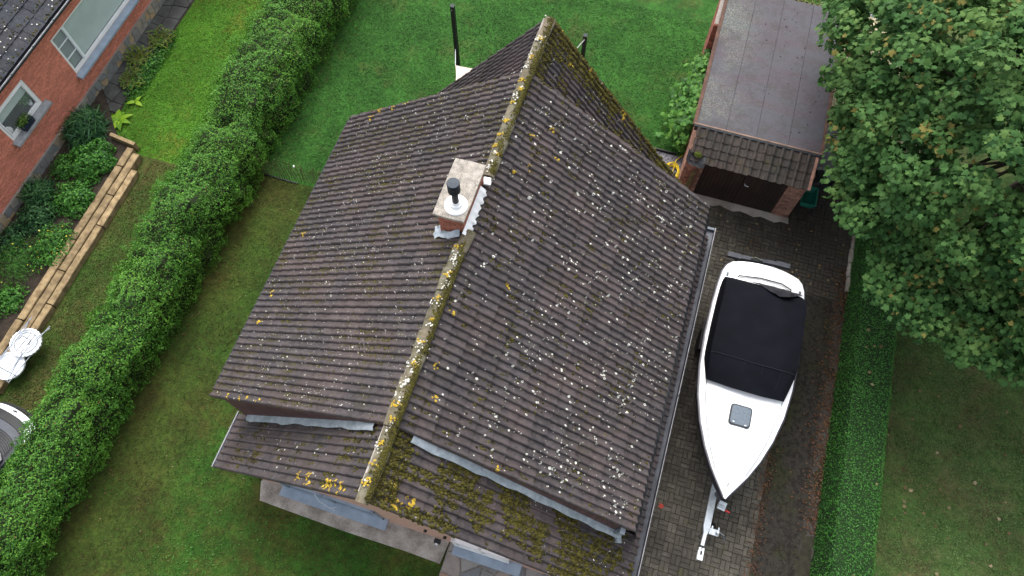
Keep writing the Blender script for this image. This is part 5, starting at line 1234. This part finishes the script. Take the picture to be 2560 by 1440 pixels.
# outlying boughs at the edge of the crown over hedge, driveway and lawn
for bx, by, bz, k in ((4.6, 10.9, 4.1, 8), (4.25, 11.7, 4.2, 8), (4.4, 12.9, 4.4, 8), (5.1, 9.8, 4.2, 9), (5.6, 8.9, 4.3, 8), (6.1, 8.3, 4.0, 7), (6.6, 7.6, 3.9, 7), (7.4, 7.7, 3.8, 8), (8.1, 7.6, 3.8, 6), (6.9, 8.6, 4.6, 9), (5.9, 10.0, 5.2, 9), (5.2, 11.2, 5.2, 9), (5.0, 12.6, 5.4, 9), (5.0, 14.3, 4.8, 7), (5.6, 15.4, 4.8, 7), (7.6, 9.4, 5.4, 9), (8.6, 8.3, 4.9, 8), (9.2, 7.9, 4.0, 6), (6.6, 11.4, 6.0, 10), (6.4, 13.2, 6.3, 9), (7.6, 11.2, 6.6, 10)):
    for q in range(k):
        p = np.array((bx, by, bz)) + RNG.normal(0, 1, 3) * (.32, .32, .2); d = (p - C0) / RAD; d /= np.linalg.norm(d); clumps.append((p, d))
limbs = []
for i in range(0, len(clumps), 7):
    p, d = clumps[i]; s0 = Vector((9.55, 13.3, random.uniform(2.2, 5.2))); e = Vector(p) - Vector(d) * .55; mid = (s0 + e) / 2 + Vector((random.gauss(0, .2), random.gauss(0, .2), .35))
    b.tube([s0, mid, e], [.075, .045, .012], 6, False)
b.build('trunk', M_BARK, mp, smooth=True)
P, N_, rn = [], [], []
for p, d in clumps:
    near = math.dist(p[:2], (6.8, 11.2)) < 7.2 and p[1] < 17.5
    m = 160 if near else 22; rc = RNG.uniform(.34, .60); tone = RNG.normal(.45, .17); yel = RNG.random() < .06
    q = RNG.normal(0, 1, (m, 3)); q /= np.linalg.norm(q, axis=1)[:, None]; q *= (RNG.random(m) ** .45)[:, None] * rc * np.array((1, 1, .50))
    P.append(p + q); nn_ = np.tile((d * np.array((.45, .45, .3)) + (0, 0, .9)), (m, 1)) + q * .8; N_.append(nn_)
    r = np.clip(tone + q[:, 2] / rc * .5 + RNG.normal(0, .16, m), 0, .955)  # leaves low in a clump coloured darker, upper ones lighter: painted shading
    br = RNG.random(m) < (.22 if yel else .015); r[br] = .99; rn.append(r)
P = np.concatenate(P); N_ = np.concatenate(N_); rn = np.concatenate(rn); S_ = RNG.uniform(.08, .152, len(P))
dist = np.linalg.norm(P - np.array(CAMPOS), axis=1) + np.where((P[:, 0] < 8.5) & (P[:, 1] > 5) & (P[:, 1] < 15), 0, 50)
order = np.argsort(dist)
leaf_vars = variants(lambda b: b.poly([tuple(p) for p in MAPLE[0]], MAPLE[1]), 12)
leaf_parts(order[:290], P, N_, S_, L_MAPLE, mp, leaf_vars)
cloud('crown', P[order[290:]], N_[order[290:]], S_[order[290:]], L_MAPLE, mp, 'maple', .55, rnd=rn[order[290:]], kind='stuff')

# ================================================================== GRASS BLADES on the lawns
def grass(name, label, n, x0, x1, y0, y1, mat, ok=None, s0=.035, s1=.085):
    x, y = RNG.uniform(x0, x1, n), RNG.uniform(y0, y1, n)
    if ok is not None: k = ok(x, y); x, y = x[k], y[k]
    m = len(x); big = np.array([mnoise.fractal(Vector((a * .8, c * .8, 1.7)), .9, 2.0, 3) for a, c in zip(x, y)])
    cl = np.clip(.45 + .55 * big + RNG.normal(0, .2, m) - (.5 * np.clip((-7.4 - x) / 1.6, 0, 1) if 'worn' in label else 0), 0, 1)
    o = cloud(name, np.c_[x, y, RNG.uniform(.012, .03, m)], np.tile((0, 0, 1.), (m, 1)), RNG.uniform(s0, s1, m), mat, None, 'rhomb', .7, rnd=cl, kind='stuff', aspect=.28)
    tag(o, label, 'grass')
house_free = lambda x, y: ~((x > -6.6) & (x < 1.8) & (y > .35) & (y < 10.7))
gl_ = lambda nm, a, b_, c: leafmat(nm, a, b_, c, rough=.7, trans=.2)
grass('grass', 'bright green short grass of the back lawn', 60000, -9.9, 1.0, 8.7, 18, gl_('grass_blade_green', (.018, .062, .010), (.040, .136, .021), (.082, .195, .037)), lambda x, y: house_free(x, y) & ~((x > -1.6) & (y < 12.75)))
grass('grass', 'olive and green worn grass beside and in front of the house', 60000, -9.95, 1.7, -3.5, 8.6, gl_('grass_blade_worn', (.060, .058, .014), (.042, .115, .014), (.070, .200, .028)), lambda x, y: house_free(x, y) & ~((x > -1.8) & (y > -1.2)))
grass('grass', 'thin olive grass of the right lawn under and beyond the maple', 52000, 7.15, 12, 0, 12, gl_('grass_blade_olive', (.130, .125, .050), (.078, .145, .037), (.125, .205, .064)))
grass('grass', 'yellow-green mossy grass of the rear neighbouring lawn', 30000, -15, -11.6, 8.2, 17, gl_('grass_blade_yellow', (.130, .150, .018), (.068, .205, .018), (.125, .290, .028)))
grass('grass', 'brownish grass of the front neighbouring lawn beside the sleepers', 26000, -13.3, -11.0, -3, 8.1, gl_('grass_blade_brown', (.105, .082, .028), (.060, .095, .018), (.080, .160, .028)))

# ================================================================== FALLEN LEAVES
def litter(name, label, n, x0, x1, y0, y1, s0, s1, z, mat=L_DEAD, shape='maple', fx=None):
    x = RNG.uniform(x0, x1, n) if fx is None else fx(n); y = RNG.uniform(y0, y1, n)
    o = cloud(name, np.c_[x, y, np.full(n, z)], np.tile((0, 0, 1.), (n, 1)), RNG.uniform(s0, s1, n), mat, None, shape, .22, kind='stuff'); tag(o, label, 'leaves')
litter('fallen_leaves', 'pale dead leaves scattered over the right lawn', 130, 7.2, 12, 1, 11, .04, .10, .03)
litter('fallen_leaves', 'rusty leaf litter along the foot of the clipped hedge', 1500, 0, 0, 3.5, 10.5, .03, .07, .055, L_RUST, 'rhomb', lambda n: 6.12 - np.abs(RNG.normal(0, .22, n)))
litter('fallen_leaves', 'brown leaf crumbs along the paver edge of the dirt strip', 700, 0, 0, 1.5, 7.5, .025, .06, .055, L_RUST, 'rhomb', lambda n: 4.86 + RNG.normal(0, .10, n))
litter('fallen_leaves', 'small yellow leaves strewn on the worn lawn beside the tall hedge', 200, -10, -6.6, -3, 8, .02, .05, .02, L_DEAD, 'rhomb')
litter('fallen_leaves', 'dry twigs and leaves in the strip under the tall hedge', 700, 0, 0, -3, 15.5, .02, .06, .02, L_RUST, 'rhomb', lambda n: -10.05 + np.abs(RNG.normal(0, .22, n)))
litter('fallen_leaves', 'dead leaves lying on the canopy tiles and driveway near the garage', 60, 2.0, 6.0, 9.6, 11.4, .04, .09, .045)
o = cloud('red_leaf', [(2.64, 3.10, .045)], [(0, 0, 1.)], .12, leafmat('red_leaf_blade', (.30, .03, .02), (.40, .05, .03), (.45, .07, .04)), None, 'maple', .1); tag(o, 'single red leaf lying on the pavers left of the drawbar', 'leaf')
litter('fallen_leaves', 'dead leaves caught on top of the clipped hedge', 9, 6.25, 6.95, 2, 9, .05, .09, 1.05)
